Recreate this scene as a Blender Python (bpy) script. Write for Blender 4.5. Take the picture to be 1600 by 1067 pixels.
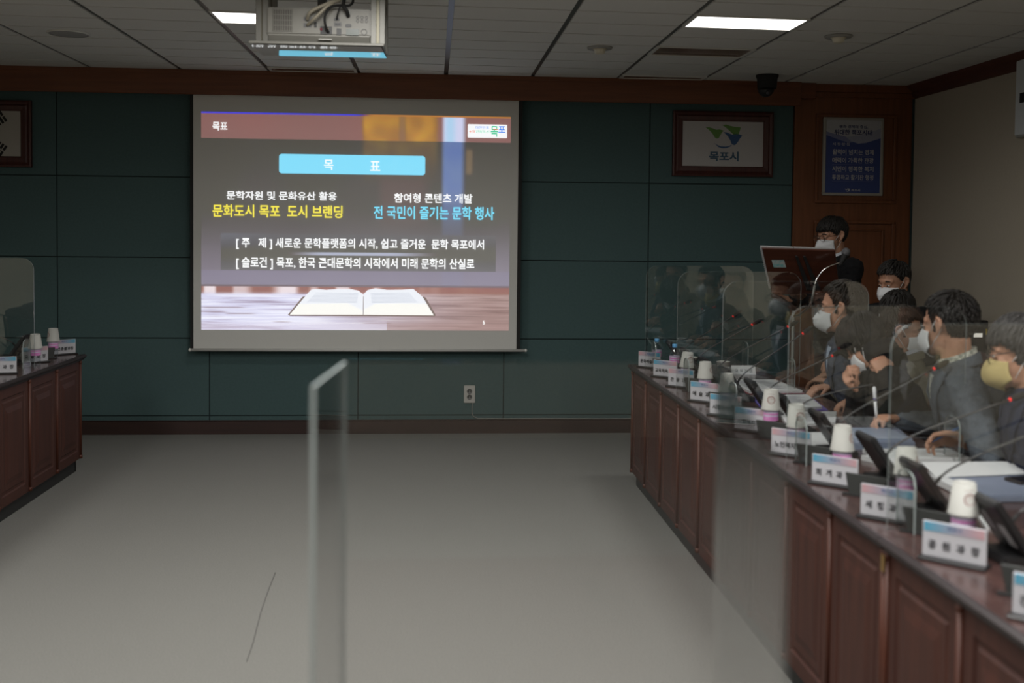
import bpy, bmesh, math, random
from mathutils import Vector, Matrix, noise
from mathutils.bvhtree import BVHTree
random.seed(7)
PI = math.pi
R = math.radians
sc = bpy.context.scene
col = sc.collection
for o in list(bpy.data.objects):
    bpy.data.objects.remove(o)

# ------------------------------------------------------------------ camera
# metres: X right along the back wall, Y towards the back wall (its face is Y=0), Z up
def cam_axes(yaw, pitch, roll):
    cy, sy, cp, sp = math.cos(yaw), math.sin(yaw), math.cos(pitch), math.sin(pitch)
    w = Vector((sy*cp, cy*cp, -sp)); r = Vector((cy, -sy, 0)); u = r.cross(w)
    cr, sr = math.cos(roll), math.sin(roll)
    return cr*r + sr*u, -sr*r + cr*u, w
r_, u_, w_ = cam_axes(0.0738, 0.0365, 0.0101)
cd = bpy.data.cameras.new('camera')
cam = bpy.data.objects.new('camera', cd); col.objects.link(cam)
cam.matrix_world = Matrix(((r_.x, u_.x, -w_.x, 0), (r_.y, u_.y, -w_.y, -8.1211), (r_.z, u_.z, -w_.z, 1.56), (0, 0, 0, 1)))
cd.sensor_width = 36; cd.lens = 36*1657.77/1600
cd.shift_y = -(533.5-420.94)/1600
cd.clip_start = .05
cd.dof.use_dof = True; cd.dof.focus_distance = 7.6; cd.dof.aperture_fstop = 2.2
sc.camera = cam

# ------------------------------------------------------------------ world, exposure
wd = bpy.data.worlds.new('world'); sc.world = wd; wd.use_nodes = True
wd.node_tree.nodes['Background'].inputs[0].default_value = (.9, .95, 1, 1)
wd.node_tree.nodes['Background'].inputs[1].default_value = 0.0
sc.view_settings.view_transform = 'Standard'; sc.view_settings.look = 'None'
sc.view_settings.exposure = 0.0; sc.view_settings.gamma = 1; sc.view_settings.use_curve_mapping = False
sc.cycles.use_denoising = True
sc.cycles.max_bounces = 10; sc.cycles.transparent_max_bounces = 40; sc.cycles.transmission_bounces = 8
sc.cycles.caustics_reflective = False; sc.cycles.caustics_refractive = False
LAMP = 3.0            # glow of the fluorescent diffusers themselves
LAMP_W = 34.0        # watts sent down by each rear lamp
LAMP_F = 7.0         # watts of the two dimmer front lamps
SPREAD = 170         # degrees, width of the beam
SLIDE = 0.62         # strength of the projected picture
CZ = 2.72            # ceiling height

# ------------------------------------------------------------------ materials
def srgb(r, g, b):
    f = lambda c: c/12.92 if c <= .04045 else ((c+.055)/1.055)**2.4
    return (f(r/255), f(g/255), f(b/255), 1)
MATS = {}
def new_mat(name):
    m = bpy.data.materials.new(name); m.use_nodes = True
    nt = m.node_tree; b = nt.nodes['Principled BSDF']
    return m, nt, b
def mat(name, c, rough=.6, metal=0, var=.06, scale=30, bump=0, bscale=200, stretch=None, coat=0, emit=None, spec=None, c2=None):
    """plain surface with a little procedural variation"""
    if name in MATS: return MATS[name]
    m, nt, b = new_mat(name)
    N, L = nt.nodes, nt.links
    tc = N.new('ShaderNodeTexCoord'); mp = N.new('ShaderNodeMapping')
    L.new(tc.outputs['Object'], mp.inputs[0])
    if stretch: mp.inputs['Scale'].default_value = stretch
    nz = N.new('ShaderNodeTexNoise'); nz.inputs['Scale'].default_value = scale; nz.inputs['Detail'].default_value = 5
    L.new(mp.outputs[0], nz.inputs['Vector'])
    mx = N.new('ShaderNodeMix'); mx.data_type = 'RGBA'
    if c2 is None:
        mx.inputs[6].default_value = tuple(x*(1-var) for x in c[:3])+(1,)
        mx.inputs[7].default_value = tuple(min(1, x*(1+var)) for x in c[:3])+(1,)
    else:
        mx.inputs[6].default_value = c; mx.inputs[7].default_value = c2
    if c2 is not None:
        rp = N.new('ShaderNodeMapRange'); rp.inputs[1].default_value = .35; rp.inputs[2].default_value = .65
        L.new(nz.outputs[0], rp.inputs[0]); L.new(rp.outputs[0], mx.inputs[0])
    else:
        L.new(nz.outputs[0], mx.inputs[0])
    L.new(mx.outputs[2], b.inputs['Base Color'])
    b.inputs['Roughness'].default_value = rough; b.inputs['Metallic'].default_value = metal
    b.inputs['Coat Weight'].default_value = coat
    if spec is not None: b.inputs['Specular IOR Level'].default_value = spec
    if bump:
        n2 = N.new('ShaderNodeTexNoise'); n2.inputs['Scale'].default_value = bscale; n2.inputs['Detail'].default_value = 3
        L.new(mp.outputs[0], n2.inputs['Vector'])
        bp = N.new('ShaderNodeBump'); bp.inputs['Strength'].default_value = bump; bp.inputs['Distance'].default_value = .004
        L.new(n2.outputs[0], bp.inputs['Height']); L.new(bp.outputs[0], b.inputs['Normal'])
    if emit:
        b.inputs['Emission Color'].default_value = c; b.inputs['Emission Strength'].default_value = emit
    MATS[name] = m
    return m
def wood(name, c, c2, rough=.35, axis=2, scale=3, coat=.2):
    s = [14, 14, 14]; s[axis] = .9
    return mat(name, c, rough=rough, scale=scale, stretch=tuple(s), c2=c2, coat=coat, bump=.05, bscale=40)
def pane(name, tint=(1, 1, 1), ior=1.49, base=0.0):
    """clear sheet: fresnel mirror over what is seen through it"""
    if name in MATS: return MATS[name]
    m, nt, b = new_mat(name); N, L = nt.nodes, nt.links
    N.remove(b); out = N['Material Output']
    t = N.new('ShaderNodeBsdfTransparent'); t.inputs[0].default_value = tint+(1,)
    g = N.new('ShaderNodeBsdfGlossy'); g.inputs['Roughness'].default_value = 0.0
    f = N.new('ShaderNodeFresnel')
    ge = N.new('ShaderNodeNewGeometry'); im = N.new('ShaderNodeMix'); im.inputs[2].default_value = ior; im.inputs[3].default_value = 1/ior   # same mirror on both faces
    L.new(ge.outputs['Backfacing'], im.inputs[0]); L.new(im.outputs[0], f.inputs[0])
    ad = N.new('ShaderNodeMath'); ad.operation = 'ADD'; ad.inputs[1].default_value = base; ad.use_clamp = True
    nz = N.new('ShaderNodeTexNoise'); nz.inputs['Scale'].default_value = 9
    ml = N.new('ShaderNodeMath'); ml.operation = 'MULTIPLY_ADD'; ml.inputs[1].default_value = .02; ml.inputs[2].default_value = -.01
    L.new(nz.outputs[0], ml.inputs[0])
    L.new(f.outputs[0], ad.inputs[0])
    a2 = N.new('ShaderNodeMath'); a2.operation = 'ADD'; a2.use_clamp = True
    L.new(ad.outputs[0], a2.inputs[0]); L.new(ml.outputs[0], a2.inputs[1])
    mx = N.new('ShaderNodeMixShader')
    L.new(a2.outputs[0], mx.inputs[0]); L.new(t.outputs[0], mx.inputs[1]); L.new(g.outputs[0], mx.inputs[2])
    L.new(mx.outputs[0], out.inputs[0])
    MATS[name] = m
    return m
def emis(name, c, s, vary=0.02):
    if name in MATS: return MATS[name]
    m, nt, b = new_mat(name); N, L = nt.nodes, nt.links
    b.inputs['Base Color'].default_value = (.8, .8, .8, 1)
    b.inputs['Roughness'].default_value = .8
    nz = N.new('ShaderNodeTexNoise'); nz.inputs['Scale'].default_value = 4
    mr = N.new('ShaderNodeMapRange'); mr.inputs[3].default_value = s*(1-vary); mr.inputs[4].default_value = s*(1+vary)
    L.new(nz.outputs[0], mr.inputs[0]); L.new(mr.outputs[0], b.inputs['Emission Strength'])
    b.inputs['Emission Color'].default_value = c
    MATS[name] = m
    return m
def vcol_mat(name, attr='Col', emit=0, rough=.7):
    if name in MATS: return MATS[name]
    m, nt, b = new_mat(name); N, L = nt.nodes, nt.links
    a = N.new('ShaderNodeVertexColor'); a.layer_name = attr
    if emit:
        b.inputs['Base Color'].default_value = (.8, .8, .8, 1)
        L.new(a.outputs[0], b.inputs['Emission Color']); b.inputs['Emission Strength'].default_value = emit
    else:
        L.new(a.outputs[0], b.inputs['Base Color'])
    b.inputs['Roughness'].default_value = rough
    MATS[name] = m
    return m

# ------------------------------------------------------------------ mesh builder
class MB:
    def __init__(s): s.v = []; s.f = []; s.m = []; s.mats = []; s.sm = []
    def mi(s, m):
        if m not in s.mats: s.mats.append(m)
        return s.mats.index(m)
    def add(s, vs, fs, m, smooth=False, T=None):
        k = len(s.v); i = s.mi(m)
        s.v += [tuple(T @ Vector(v)) if T else tuple(v) for v in vs]
        for f in fs: s.f.append(tuple(k+a for a in f)); s.m.append(i); s.sm.append(smooth)
        return s
    def box(s, a, b, m, T=None):
        x0, y0, z0 = a; x1, y1, z1 = b
        vs = [(x0,y0,z0),(x1,y0,z0),(x1,y1,z0),(x0,y1,z0),(x0,y0,z1),(x1,y0,z1),(x1,y1,z1),(x0,y1,z1)]
        return s.add(vs, [(3,2,1,0),(4,5,6,7),(0,1,5,4),(1,2,6,5),(2,3,7,6),(3,0,4,7)], m, T=T)
    def rbox(s, a, b, m, r=.01, T=None, axis=2, n=4):
        """box with its four edges along an axis rounded"""
        ax = [0, 1, 2]; ax.remove(axis); p, q = ax
        pts = rrect(a[p], a[q], b[p], b[q], r, n)
        lo, hi = [], []
        for (x, y) in pts:
            v = [0, 0, 0]; v[p] = x; v[q] = y; v[axis] = a[axis]; lo.append(tuple(v)); v[axis] = b[axis]; hi.append(tuple(v))
        k = len(pts)
        fs = [tuple(range(k-1, -1, -1)), tuple(range(k, 2*k))]+[(i, (i+1) % k, k+(i+1) % k, k+i) for i in range(k)]
        return s.add(lo+hi, fs, m, T=T)
    def prism(s, pts, h0, h1, m, axis=1, T=None):
        """polygon (in the two other axes) pushed along an axis"""
        ax = [0, 1, 2]; ax.remove(axis); p, q = ax
        lo, hi = [], []
        for (x, y) in pts:
            v = [0, 0, 0]; v[p] = x; v[q] = y; v[axis] = h0; lo.append(tuple(v)); v[axis] = h1; hi.append(tuple(v))
        k = len(pts)
        return s.add(lo+hi, [tuple(range(k-1, -1, -1)), tuple(range(k, 2*k))]+[(i, (i+1) % k, k+(i+1) % k, k+i) for i in range(k)], m, T=T)
    def lathe(s, prof, m, c=(0, 0, 0), n=24, T=None, closed=True):
        vs = []; fs = []; k = len(prof)
        for j in range(n):
            a = 2*PI*j/n
            for (r, z) in prof: vs.append((c[0]+r*math.cos(a), c[1]+r*math.sin(a), c[2]+z))
        for j in range(n):
            j2 = (j+1) % n
            for i in range(k-1): fs.append((j*k+i, j2*k+i, j2*k+i+1, j*k+i+1))
        if closed:
            if prof[0][0] > 1e-5: fs.append(tuple(j*k for j in range(n-1, -1, -1)))
            if prof[-1][0] > 1e-5: fs.append(tuple(j*k+k-1 for j in range(n)))
        return s.add(vs, fs, m, True, T)
    def tube(s, pts, rad, m, n=10, T=None, side=None, cap=True):
        """sweep; rad number, list, or list of (a, b) pairs for an oval section"""
        pts = [Vector(p) for p in pts]
        if not isinstance(rad, (list, tuple)): rad = [rad]*len(pts)
        rad = [(q if isinstance(q, (tuple, list)) else (q, q)) for q in rad]
        tan = []
        for i in range(len(pts)):
            a = pts[max(0, i-1)]; b = pts[min(len(pts)-1, i+1)]
            tan.append((b-a).normalized())
        if cap == 'round':
            q0, q1 = min(rad[0]), min(rad[-1])
            pts = [pts[0]-tan[0]*q0*.95, pts[0]-tan[0]*q0*.6]+pts+[pts[-1]+tan[-1]*q1*.6, pts[-1]+tan[-1]*q1*.95]
            sc_ = lambda q, k: (q[0]*k, q[1]*k)
            rad = [sc_(rad[0], .3), sc_(rad[0], .8)]+rad+[sc_(rad[-1], .8), sc_(rad[-1], .3)]
            tan = [tan[0], tan[0]]+tan+[tan[-1], tan[-1]]
        ref = Vector(side) if side is not None else None
        if ref is None:
            ref = Vector((0, 0, 1)) if abs(tan[0].z) < .9 else Vector((1, 0, 0))
        vs = []; cur = ref
        for p, t, (a, b) in zip(pts, tan, rad):
            base = ref if side is not None else cur
            n1 = base-t*base.dot(t)
            if n1.length < 1e-4: n1 = t.orthogonal()
            n1.normalize(); n2 = t.cross(n1); cur = n1
            for j in range(n):
                g = 2*PI*j/n
                vs.append(tuple(p+n1*a*math.cos(g)+n2*b*math.sin(g)))
        fs = []
        for i in range(len(pts)-1):
            for j in range(n):
                j2 = (j+1) % n
                fs.append((i*n+j, i*n+j2, (i+1)*n+j2, (i+1)*n+j))
        if cap:
            fs.append(tuple(range(n-1, -1, -1))); k = (len(pts)-1)*n; fs.append(tuple(k+j for j in range(n)))
        return s.add(vs, fs, m, True, T)
    def ball(s, c, r, m, T=None, nu=18, nv=12):
        if not isinstance(r, (tuple, list)): r = (r, r, r)
        vs = [(c[0], c[1], c[2]-r[2])]
        for i in range(1, nv):
            p = -PI/2+PI*i/nv
            for j in range(nu):
                a = 2*PI*j/nu
                vs.append((c[0]+r[0]*math.cos(p)*math.cos(a), c[1]+r[1]*math.cos(p)*math.sin(a), c[2]+r[2]*math.sin(p)))
        vs.append((c[0], c[1], c[2]+r[2])); e = len(vs)-1; fs = []
        for j in range(nu): fs.append((0, 1+(j+1) % nu, 1+j))
        for i in range(nv-2):
            for j in range(nu):
                a = 1+i*nu+j; b = 1+i*nu+(j+1) % nu
                fs.append((a, b, b+nu, a+nu))
        k = 1+(nv-2)*nu
        for j in range(nu): fs.append((k+j, k+(j+1) % nu, e))
        return s.add(vs, fs, m, True, T)
    def text(s, body, bbox, m, T=None, weight=.012, keep=False, depth=0):
        """lettering stretched into bbox (x0, y0, x1, y1) on the local XY plane"""
        c = bpy.data.curves.new('t', 'FONT'); c.body = body; c.size = 1; c.offset = weight; c.resolution_u = 2
        o = bpy.data.objects.new('t', c); col.objects.link(o)
        bpy.context.view_layer.update()
        me = bpy.data.meshes.new_from_object(o.evaluated_get(bpy.context.evaluated_depsgraph_get()))
        bpy.data.objects.remove(o); bpy.data.curves.remove(c)
        vs = [v.co.copy() for v in me.vertices]
        if not vs: return s
        xa, xb = min(v.x for v in vs), max(v.x for v in vs); ya, yb = min(v.y for v in vs), max(v.y for v in vs)
        x0, y0, x1, y1 = bbox
        kx = (x1-x0)/max(xb-xa, 1e-6); ky = (y1-y0)/max(yb-ya, 1e-6)
        if keep:
            k = min(kx, ky); ox = x0+((x1-x0)-k*(xb-xa))/2; oy = y0+((y1-y0)-k*(yb-ya))/2; kx = ky = k
        else: ox, oy = x0, y0
        s.add([(ox+(v.x-xa)*kx, oy+(v.y-ya)*ky, depth) for v in vs], [tuple(p.vertices) for p in me.polygons], m, T=T)
        bpy.data.meshes.remove(me)
        return s
    def mesh(s, name):
        me = bpy.data.meshes.new(name)
        me.from_pydata(s.v, [], s.f)
        for m in s.mats: me.materials.append(m)
        for p, i, q in zip(me.polygons, s.m, s.sm): p.material_index = i; p.use_smooth = q
        me.update()
        return me
    def build(s, name, parent=None, loc=None, bevel=0, seg=2, **props):
        me = s.mesh(name)
        if bevel:
            bm = bmesh.new(); bm.from_mesh(me)
            bmesh.ops.remove_doubles(bm, verts=bm.verts, dist=1e-6)
            es = [e for e in bm.edges if len(e.link_faces) == 2 and e.calc_face_angle(0) > .6]
            bmesh.ops.bevel(bm, geom=es, offset=bevel, segments=seg, affect='EDGES', clamp_overlap=True)
            bm.to_mesh(me); bm.free()
        return obj(name, me, parent, loc, **props)
def rrect(x0, y0, x1, y1, r, n=4, corners=(1, 1, 1, 1)):
    pts = []
    for (cx, cy, a0, on) in ((x1-r, y1-r, 0, corners[0]), (x0+r, y1-r, 90, corners[1]), (x0+r, y0+r, 180, corners[2]), (x1-r, y0+r, 270, corners[3])):
        if on:
            for i in range(n+1):
                a = R(a0+90*i/n); pts.append((cx+r*math.cos(a), cy+r*math.sin(a)))
        else:
            sx = 1 if a0 in (0, 270) else -1; sy = 1 if a0 in (0, 90) else -1
            pts.append((cx+sx*r, cy+sy*r))
    return pts
def obj(name, me, parent=None, loc=None, **props):
    o = bpy.data.objects.new(name, me); col.objects.link(o)
    if parent: o.parent = parent
    if loc is not None: o.location = loc
    for k, v in props.items(): o[k] = v
    return o
def thing(name, label, cat, loc=(0, 0, 0), rotz=0, group=None):
    o = bpy.data.objects.new(name, None); col.objects.link(o)
    o.empty_display_size = .1
    o.location = loc; o.rotation_euler = (0, 0, rotz); o['label'] = label; o['category'] = cat
    if group: o['group'] = group
    return o
def tag(o, label, cat, group=None):
    o['label'] = label; o['category'] = cat
    if group: o['group'] = group
    return o
def dup(root, loc, rotz=0, label=None, group=None):
    r = root.copy(); col.objects.link(r); r.location = loc; r.rotation_euler = (0, 0, rotz)
    if label: r['label'] = label
    if group: r['group'] = group
    for ch in list(root.children):
        c = ch.copy(); col.objects.link(c); c.parent = r
        for g in ch.children:
            d = g.copy(); col.objects.link(d); d.parent = c
    return r
def struct(name, mb, **k):
    o = mb.build(name, **k); o['kind'] = 'structure'; return o
def lerp(a, b, t): return a+(b-a)*t
# ------------------------------------------------------------------ palette
TEAL = mat('teal_fabric', (.074, .122, .124, 1), rough=.95, var=.14, scale=60, bump=.5, bscale=900, spec=.1)
GROOVE = mat('groove_dark', (.020, .036, .037, 1), rough=.9)
BEAM = wood('beam_wood', (.115, .034, .011, 1), (.155, .048, .016, 1), rough=.45, axis=0, coat=.05)
PANELW = wood('door_wood', (.125, .040, .012, 1), (.165, .054, .018, 1), rough=.45, axis=2, coat=.05)
CROWN = wood('crown_wood', (.07, .022, .014, 1), (.10, .032, .018, 1), rough=.5, axis=1, coat=.05)
BASEW = wood('baseboard_wood', (.028, .013, .011, 1), (.038, .017, .013, 1), rough=.5, axis=0, coat=.05)
CREAM = mat('cream_wallpaper', (.44, .395, .32, 1), rough=.9, var=.08, scale=240, stretch=(1, 1, .25), bump=.3, bscale=500, spec=.2)
TILE = mat('ceiling_tile', (.66, .66, .63, 1), rough=.95, var=.10, scale=260, bump=.5, bscale=300, spec=.1)
TBAR = mat('ceiling_bar', (.10, .097, .088, 1), rough=.35, metal=.25)
CARPET = mat('grey_carpet', (.24, .237, .22, 1), rough=1, var=.34, scale=190, bump=.8, bscale=420, spec=.05)
TABLEW = wood('mahogany', (.046, .0135, .0085, 1), (.066, .020, .012, 1), rough=.6, axis=2, coat=.0)
PILW = wood('mahogany_post', (.066, .017, .008, 1), (.09, .024, .011, 1), rough=.5, axis=2, coat=.0)
TOPW = wood('worktop_wood', (.050, .027, .025, 1), (.070, .037, .033, 1), rough=.26, axis=1, coat=.35)
NOSE = mat('worktop_edge', (.026, .019, .020, 1), rough=.35)
KICK = mat('kick_black', (.018, .018, .018, 1), rough=.5)
WHITE = mat('white_plastic', (.66, .66, .62, 1), rough=.4)
BEIGE = mat('projector_plastic', (.25, .245, .22, 1), rough=.45)
STEEL = mat('post_steel', (.22, .218, .20, 1), rough=.5, metal=.4)
CHROME = mat('chrome', (.75, .75, .75, 1), rough=.15, metal=1)
BLACK = mat('black_plastic', (.014, .014, .015, 1), rough=.38)
SOFTBLACK = mat('black_matte', (.010, .010, .010, 1), rough=.8)
GREY = mat('grey_plastic', (.15, .15, .15, 1), rough=.5)
REDLED = mat('red_ring_light', (.75, .012, .010, 1), rough=.4, emit=.5)
PAPER = mat('paper', (.55, .56, .57, 1), rough=.8, var=.02)
INK = mat('ink', (.03, .03, .035, 1), rough=.7)
CUPW = mat('paper_cup', (.37, .37, .345, 1), rough=.6, var=.02)
CUPLOGO = mat('cup_print', (.17, .04, .038, 1), rough=.6)
ACRYL = pane('clear_acrylic', (.975, .985, .98), 1.49, .03)
ACRYLF = pane('clear_acrylic_sheet', (.985, .99, .99), 1.49, .0)
ACRYLE = mat('acrylic_edge', (.25, .285, .28, 1), rough=.25)
BRASS = mat('brass', (.65, .42, .15, 1), rough=.3, metal=1)
LIGHT = emis('lamp_diffuser', (1, .97, .92, 1), LAMP)
FRAMEW = wood('frame_wood', (.045, .011, .009, 1), (.065, .016, .012, 1), rough=.5, axis=2, coat=.03)

# ------------------------------------------------------------------ room shell
XL, XR, YB = -4.6, 3.74, -12.6
struct('floor', MB().box((XL-.1, YB-.1, -.1), (XR+.1, .1, 0), CARPET))
mb = MB()
mb.box((XL-.1, 0.012, 0), (XR+.1, .12, CZ+.2), GROOVE)
xs = [-5.0195, -3.9067, -2.794, -1.6812, -.5684, .5444, 1.657, 2.79]
zs = [.10, .140, .727, 1.333, 1.936, CZ]
for i in range(len(xs)-1):
    for j in range(5):
        x0, x1 = max(xs[i], XL)+.0025, xs[i+1]-.0025
        if x1 < XL: continue
        mb.box((x0, 0, zs[j]+.0025), (x1, .012, zs[j+1]-.0025), TEAL)
struct('wall_back', mb, bevel=.002, seg=1)
struct('wall_right', MB().box((XR, YB-.1, 0), (XR+.1, .12, CZ+.2), CREAM))
struct('wall_left', MB().box((XL-.1, YB-.1, 0), (XL, .12, CZ+.2), CREAM))
struct('wall_rear', MB().box((XL-.1, YB-.1, 0), (XR+.1, YB, CZ+.2), CREAM))
struct('baseboard_back', MB().box((XL, -.018, 0), (2.79, 0, .098), BASEW).box((XL, -.012, .098), (2.79, 0, .106), BASEW), bevel=.002, seg=1)
struct('baseboard_right', MB().box((XR-.018, YB, 0), (XR, -.03, .10), BASEW))
struct('baseboard_left', MB().box((XL, YB, 0), (XL+.018, -.03, .10), BASEW))
# beam over the wall, stepped near its right end
mb = MB().box((XL, -.13, 2.538), (2.80, -.112, CZ), BEAM).box((2.80, -.10, 2.60), (2.93, 0, CZ), BEAM)
struct('trim_beam', mb, bevel=.004, seg=1)
mb = MB().box((XL, -.135, CZ-.028), (2.80, -.13, CZ), BEAM)
struct('trim_beam_cap', mb)
# crown along the right wall
mb = MB()
pr = [(XR, CZ), (XR-.075, CZ), (XR-.068, CZ-.02), (XR-.03, CZ-.05), (XR-.022, CZ-.085), (XR, CZ-.10)]
mb.prism(pr, YB, 0, CROWN, axis=1)
struct('trim_crown', mb)
# panelled wooden section at the right of the wall
mb = MB().box((2.79, -.028, 0), (XR, 0, CZ), PANELW)
def mould(mb, x0, z0, x1, z1, y, w=.03, m=PANELW):
    for (a, b, c, d) in ((x0, z0, x1, z0+w), (x0, z1-w, x1, z1), (x0, z0+w, x0+w, z1-w), (x1-w, z0+w, x1, z1-w)):
        mb.box((a, y-.020, b), (c, y, d), m)
    return mb
mould(mb, 2.955, 1.80, 3.60, 2.49, -.028, .022)
mould(mb, 2.955, .14, 3.60, 1.665, -.028, .022)
mould(mb, 3.05, .22, 3.51, 1.60, -.028, .012)
mb.box((2.93, -.06, CZ-.06), (XR, -.028, CZ), PANELW).box((2.93, -.045, CZ-.10), (XR, -.028, CZ-.06), PANELW)
struct('trim_panelling', mb, bevel=.003, seg=1)
struct('trim_corner', MB().box((XR-.014, -.045, 0), (XR, -.028, CZ-.1), GROOVE))

# ------------------------------------------------------------------ ceiling: tiles over dark bars
AX, X0G, RY = .649, -2.514, .3244
def gx(i): return X0G+AX*i
def gy(j, x): return -.35-RY*j+.045*(x+1.18)
LIT = {(2, 5), (6, 6)}; UNLIT = {(6, 3), (6, -1), (2, -1)}
for (i, j) in [(-1, 14), (-1, 20), (-1, 27), (-1, 34), (3, 11), (4, 18), (3, 23), (6, 18), (6, 24), (6, 31)]: LIT.add((i, j))
mb = MB().box((XL-.1, YB-.1, CZ+.008), (XR+.1, .12, CZ+.03), TBAR)
ig0 = -4
for i in range(ig0, 10):
    for j in range(-2, 38):
        if (i, j) in LIT or (i, j) in UNLIT: continue
        xa, xb = gx(i)+.016, gx(i+1)-.016
        if xa > XR-.01 or xb < XL+.01: continue
        xa, xb = max(xa, XL), min(xb, XR)
        q = [(xa, gy(j+1, xa)+.011), (xb, gy(j+1, xb)+.011), (xb, gy(j, xb)-.011), (xa, gy(j, xa)-.011)]
        if q[0][1] > -.0 or q[0][1] < YB-.3: continue
        mb.prism([(x, min(y, .05)) for x, y in q], CZ, CZ+.009, TILE, axis=2)
struct('ceiling', mb)
def cell(i, j, mx=.006, my=.003):
    xa, xb = gx(i)+mx, gx(i+1)-mx
    return [(xa, gy(j+1, xa)+my), (xb, gy(j+1, xb)+my), (xb, gy(j, xb)-my), (xa, gy(j, xa)-my)]
def shrink(q, d):
    cx = sum(p[0] for p in q)/4; cy = sum(p[1] for p in q)/4
    return [(p[0]+(d if p[0] < cx else -d), p[1]+(d if p[1] < cy else -d)) for p in q]
LAMPLABEL = {(2, 5): 'lit white ceiling light panel left of the projector', (6, 6): 'lit white ceiling light panel at the upper right of the view'}
n = 0
for (i, j) in sorted(LIT):
    q = cell(i, j); cx, cy = sum(p[0] for p in q)/4, sum(p[1] for p in q)/4
    loc = lambda Q: [(x-cx, y-cy) for x, y in Q]
    lab = LAMPLABEL.get((i, j))
    if lab is None: lab = 'lit ceiling light panel in the rear of the room behind the camera'
    t = thing('ceiling_light', lab, 'ceiling light', (cx, cy, CZ), 0, 'lit ceiling light panels' if (i, j) in LAMPLABEL else 'rear ceiling light panels')
    MB().prism(loc(shrink(q, .012)), -.004, -.001, LIGHT, axis=2).build('diffuser', t)
    f = MB(); a = loc(q); b = loc(shrink(q, .014))
    for k in range(4):
        f.prism([a[k], a[(k+1) % 4], b[(k+1) % 4], b[k]], -.006, .008, WHITE, axis=2)
    f.build('frame', t)
    ld = bpy.data.lights.new('lamp_light', 'AREA'); ld.shape = 'RECTANGLE'; ld.size = .60; ld.size_y = .28; ld.energy = LAMP_F if (i, j) in LAMPLABEL else LAMP_W; ld.spread = R(SPREAD); ld.color = (1, .98, .945)
    lo_ = bpy.data.objects.new('lamp_light', ld); col.objects.link(lo_); lo_.parent = t; lo_.location = (0, 0, -.009)
REFL = mat('lamp_reflector', (.30, .20, .15, 1), rough=.25, metal=.6)  # brown reflection of the wooden beam put into the base colour
UL = {(6, 3): 'unlit recessed ceiling lamp in front of the dome camera', (6, -1): 'unlit recessed ceiling lamp against the beam above the emblem frame',
      (2, -1): 'unlit recessed ceiling lamp against the beam below the projector'}
for (i, j) in sorted(UNLIT):
    q = cell(i, j)
    q = [(x, min(y, -.136)) for x, y in q] if j > 0 else [(q[0][0], -.30), (q[1][0], -.30), (q[2][0], -.137), (q[3][0], -.137)]
    cx, cy = sum(p[0] for p in q)/4, sum(p[1] for p in q)/4
    a = [(x-cx, y-cy) for x, y in q]; b = [(x-cx, y-cy) for x, y in shrink(q, .02)]; c = [(x-cx, y-cy) for x, y in shrink(q, .05)]
    t = thing('recessed_lamp', UL[(i, j)], 'ceiling lamp', (cx, cy, CZ), 0, 'unlit recessed lamps')
    f = MB()
    for k in range(4): f.prism([a[k], a[(k+1) % 4], b[(k+1) % 4], b[k]], -.004, .007, WHITE, axis=2)
    f.build('frame', t)
    g = MB(); vs = [(x, y, .0) for x, y in b]+[(x, y, .0072) for x, y in c]
    g.add(vs, [(0, 1, 5, 4), (1, 2, 6, 5), (2, 3, 7, 6), (3, 0, 4, 7), (7, 6, 5, 4)], REFL)
    g.build('reflector', t)
# speaker grille, detectors, dome camera
t = thing('ceiling_speaker', 'round flat ceiling speaker grille at the upper left', 'speaker', (-2.201, -1.51, CZ))
MB().lathe([(0, -.006), (.105, -.006), (.112, -.004), (.116, 0)], mat('grille', (.33, .33, .32, 1), rough=.8, bump=.6, bscale=700)).build('grille', t)
MB().lathe([(.112, -.007), (.122, -.005), (.124, 0), (.112, 0)], WHITE, closed=False).build('rim', t)
for (x, y, lab) in ((1.034, -1.447, 'beige smoke detector on the ceiling between projector and right light panel'), (2.355, -2.016, 'beige smoke detector right of the lit right ceiling panel')):
    t = thing('smoke_detector', lab, 'smoke detector', (x, y, CZ), 0, 'smoke detectors')
    MB().lathe([(0, -.012), (.075, -.012), (.08, -.006), (.08, 0)], mat('detector_base', (.30, .30, .28, 1), rough=.7)).build('base', t)
    MB().lathe([(0, -.042), (.024, -.042), (.033, -.034), (.036, -.02), (.046, -.012)], mat('detector_head', (.62, .58, .46, 1), rough=.5)).build('head', t)
t = thing('dome_camera', 'black dome surveillance camera hanging from the ceiling', 'camera', (2.43, -.45, CZ))
MB().lathe([(.082, 0), (.082, -.012), (.074, -.03), (.068, -.10), (.062, -.10), (.062, 0)], SOFTBLACK).build('housing', t)
T = Matrix.Rotation(R(14), 4, 'X')
MB().lathe([(0, -.075-.0), (.02, -.074), (.042, -.06), (.058, -.035), (.062, 0)], BLACK, c=(0, 0, -.085), T=T).build('dome', t)
MB().ball((-.01, -.052, -.135), (.016, .012, .016), mat('lens_glass', (.05, .05, .06, 1), rough=.08)).build('lens', t)
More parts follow.
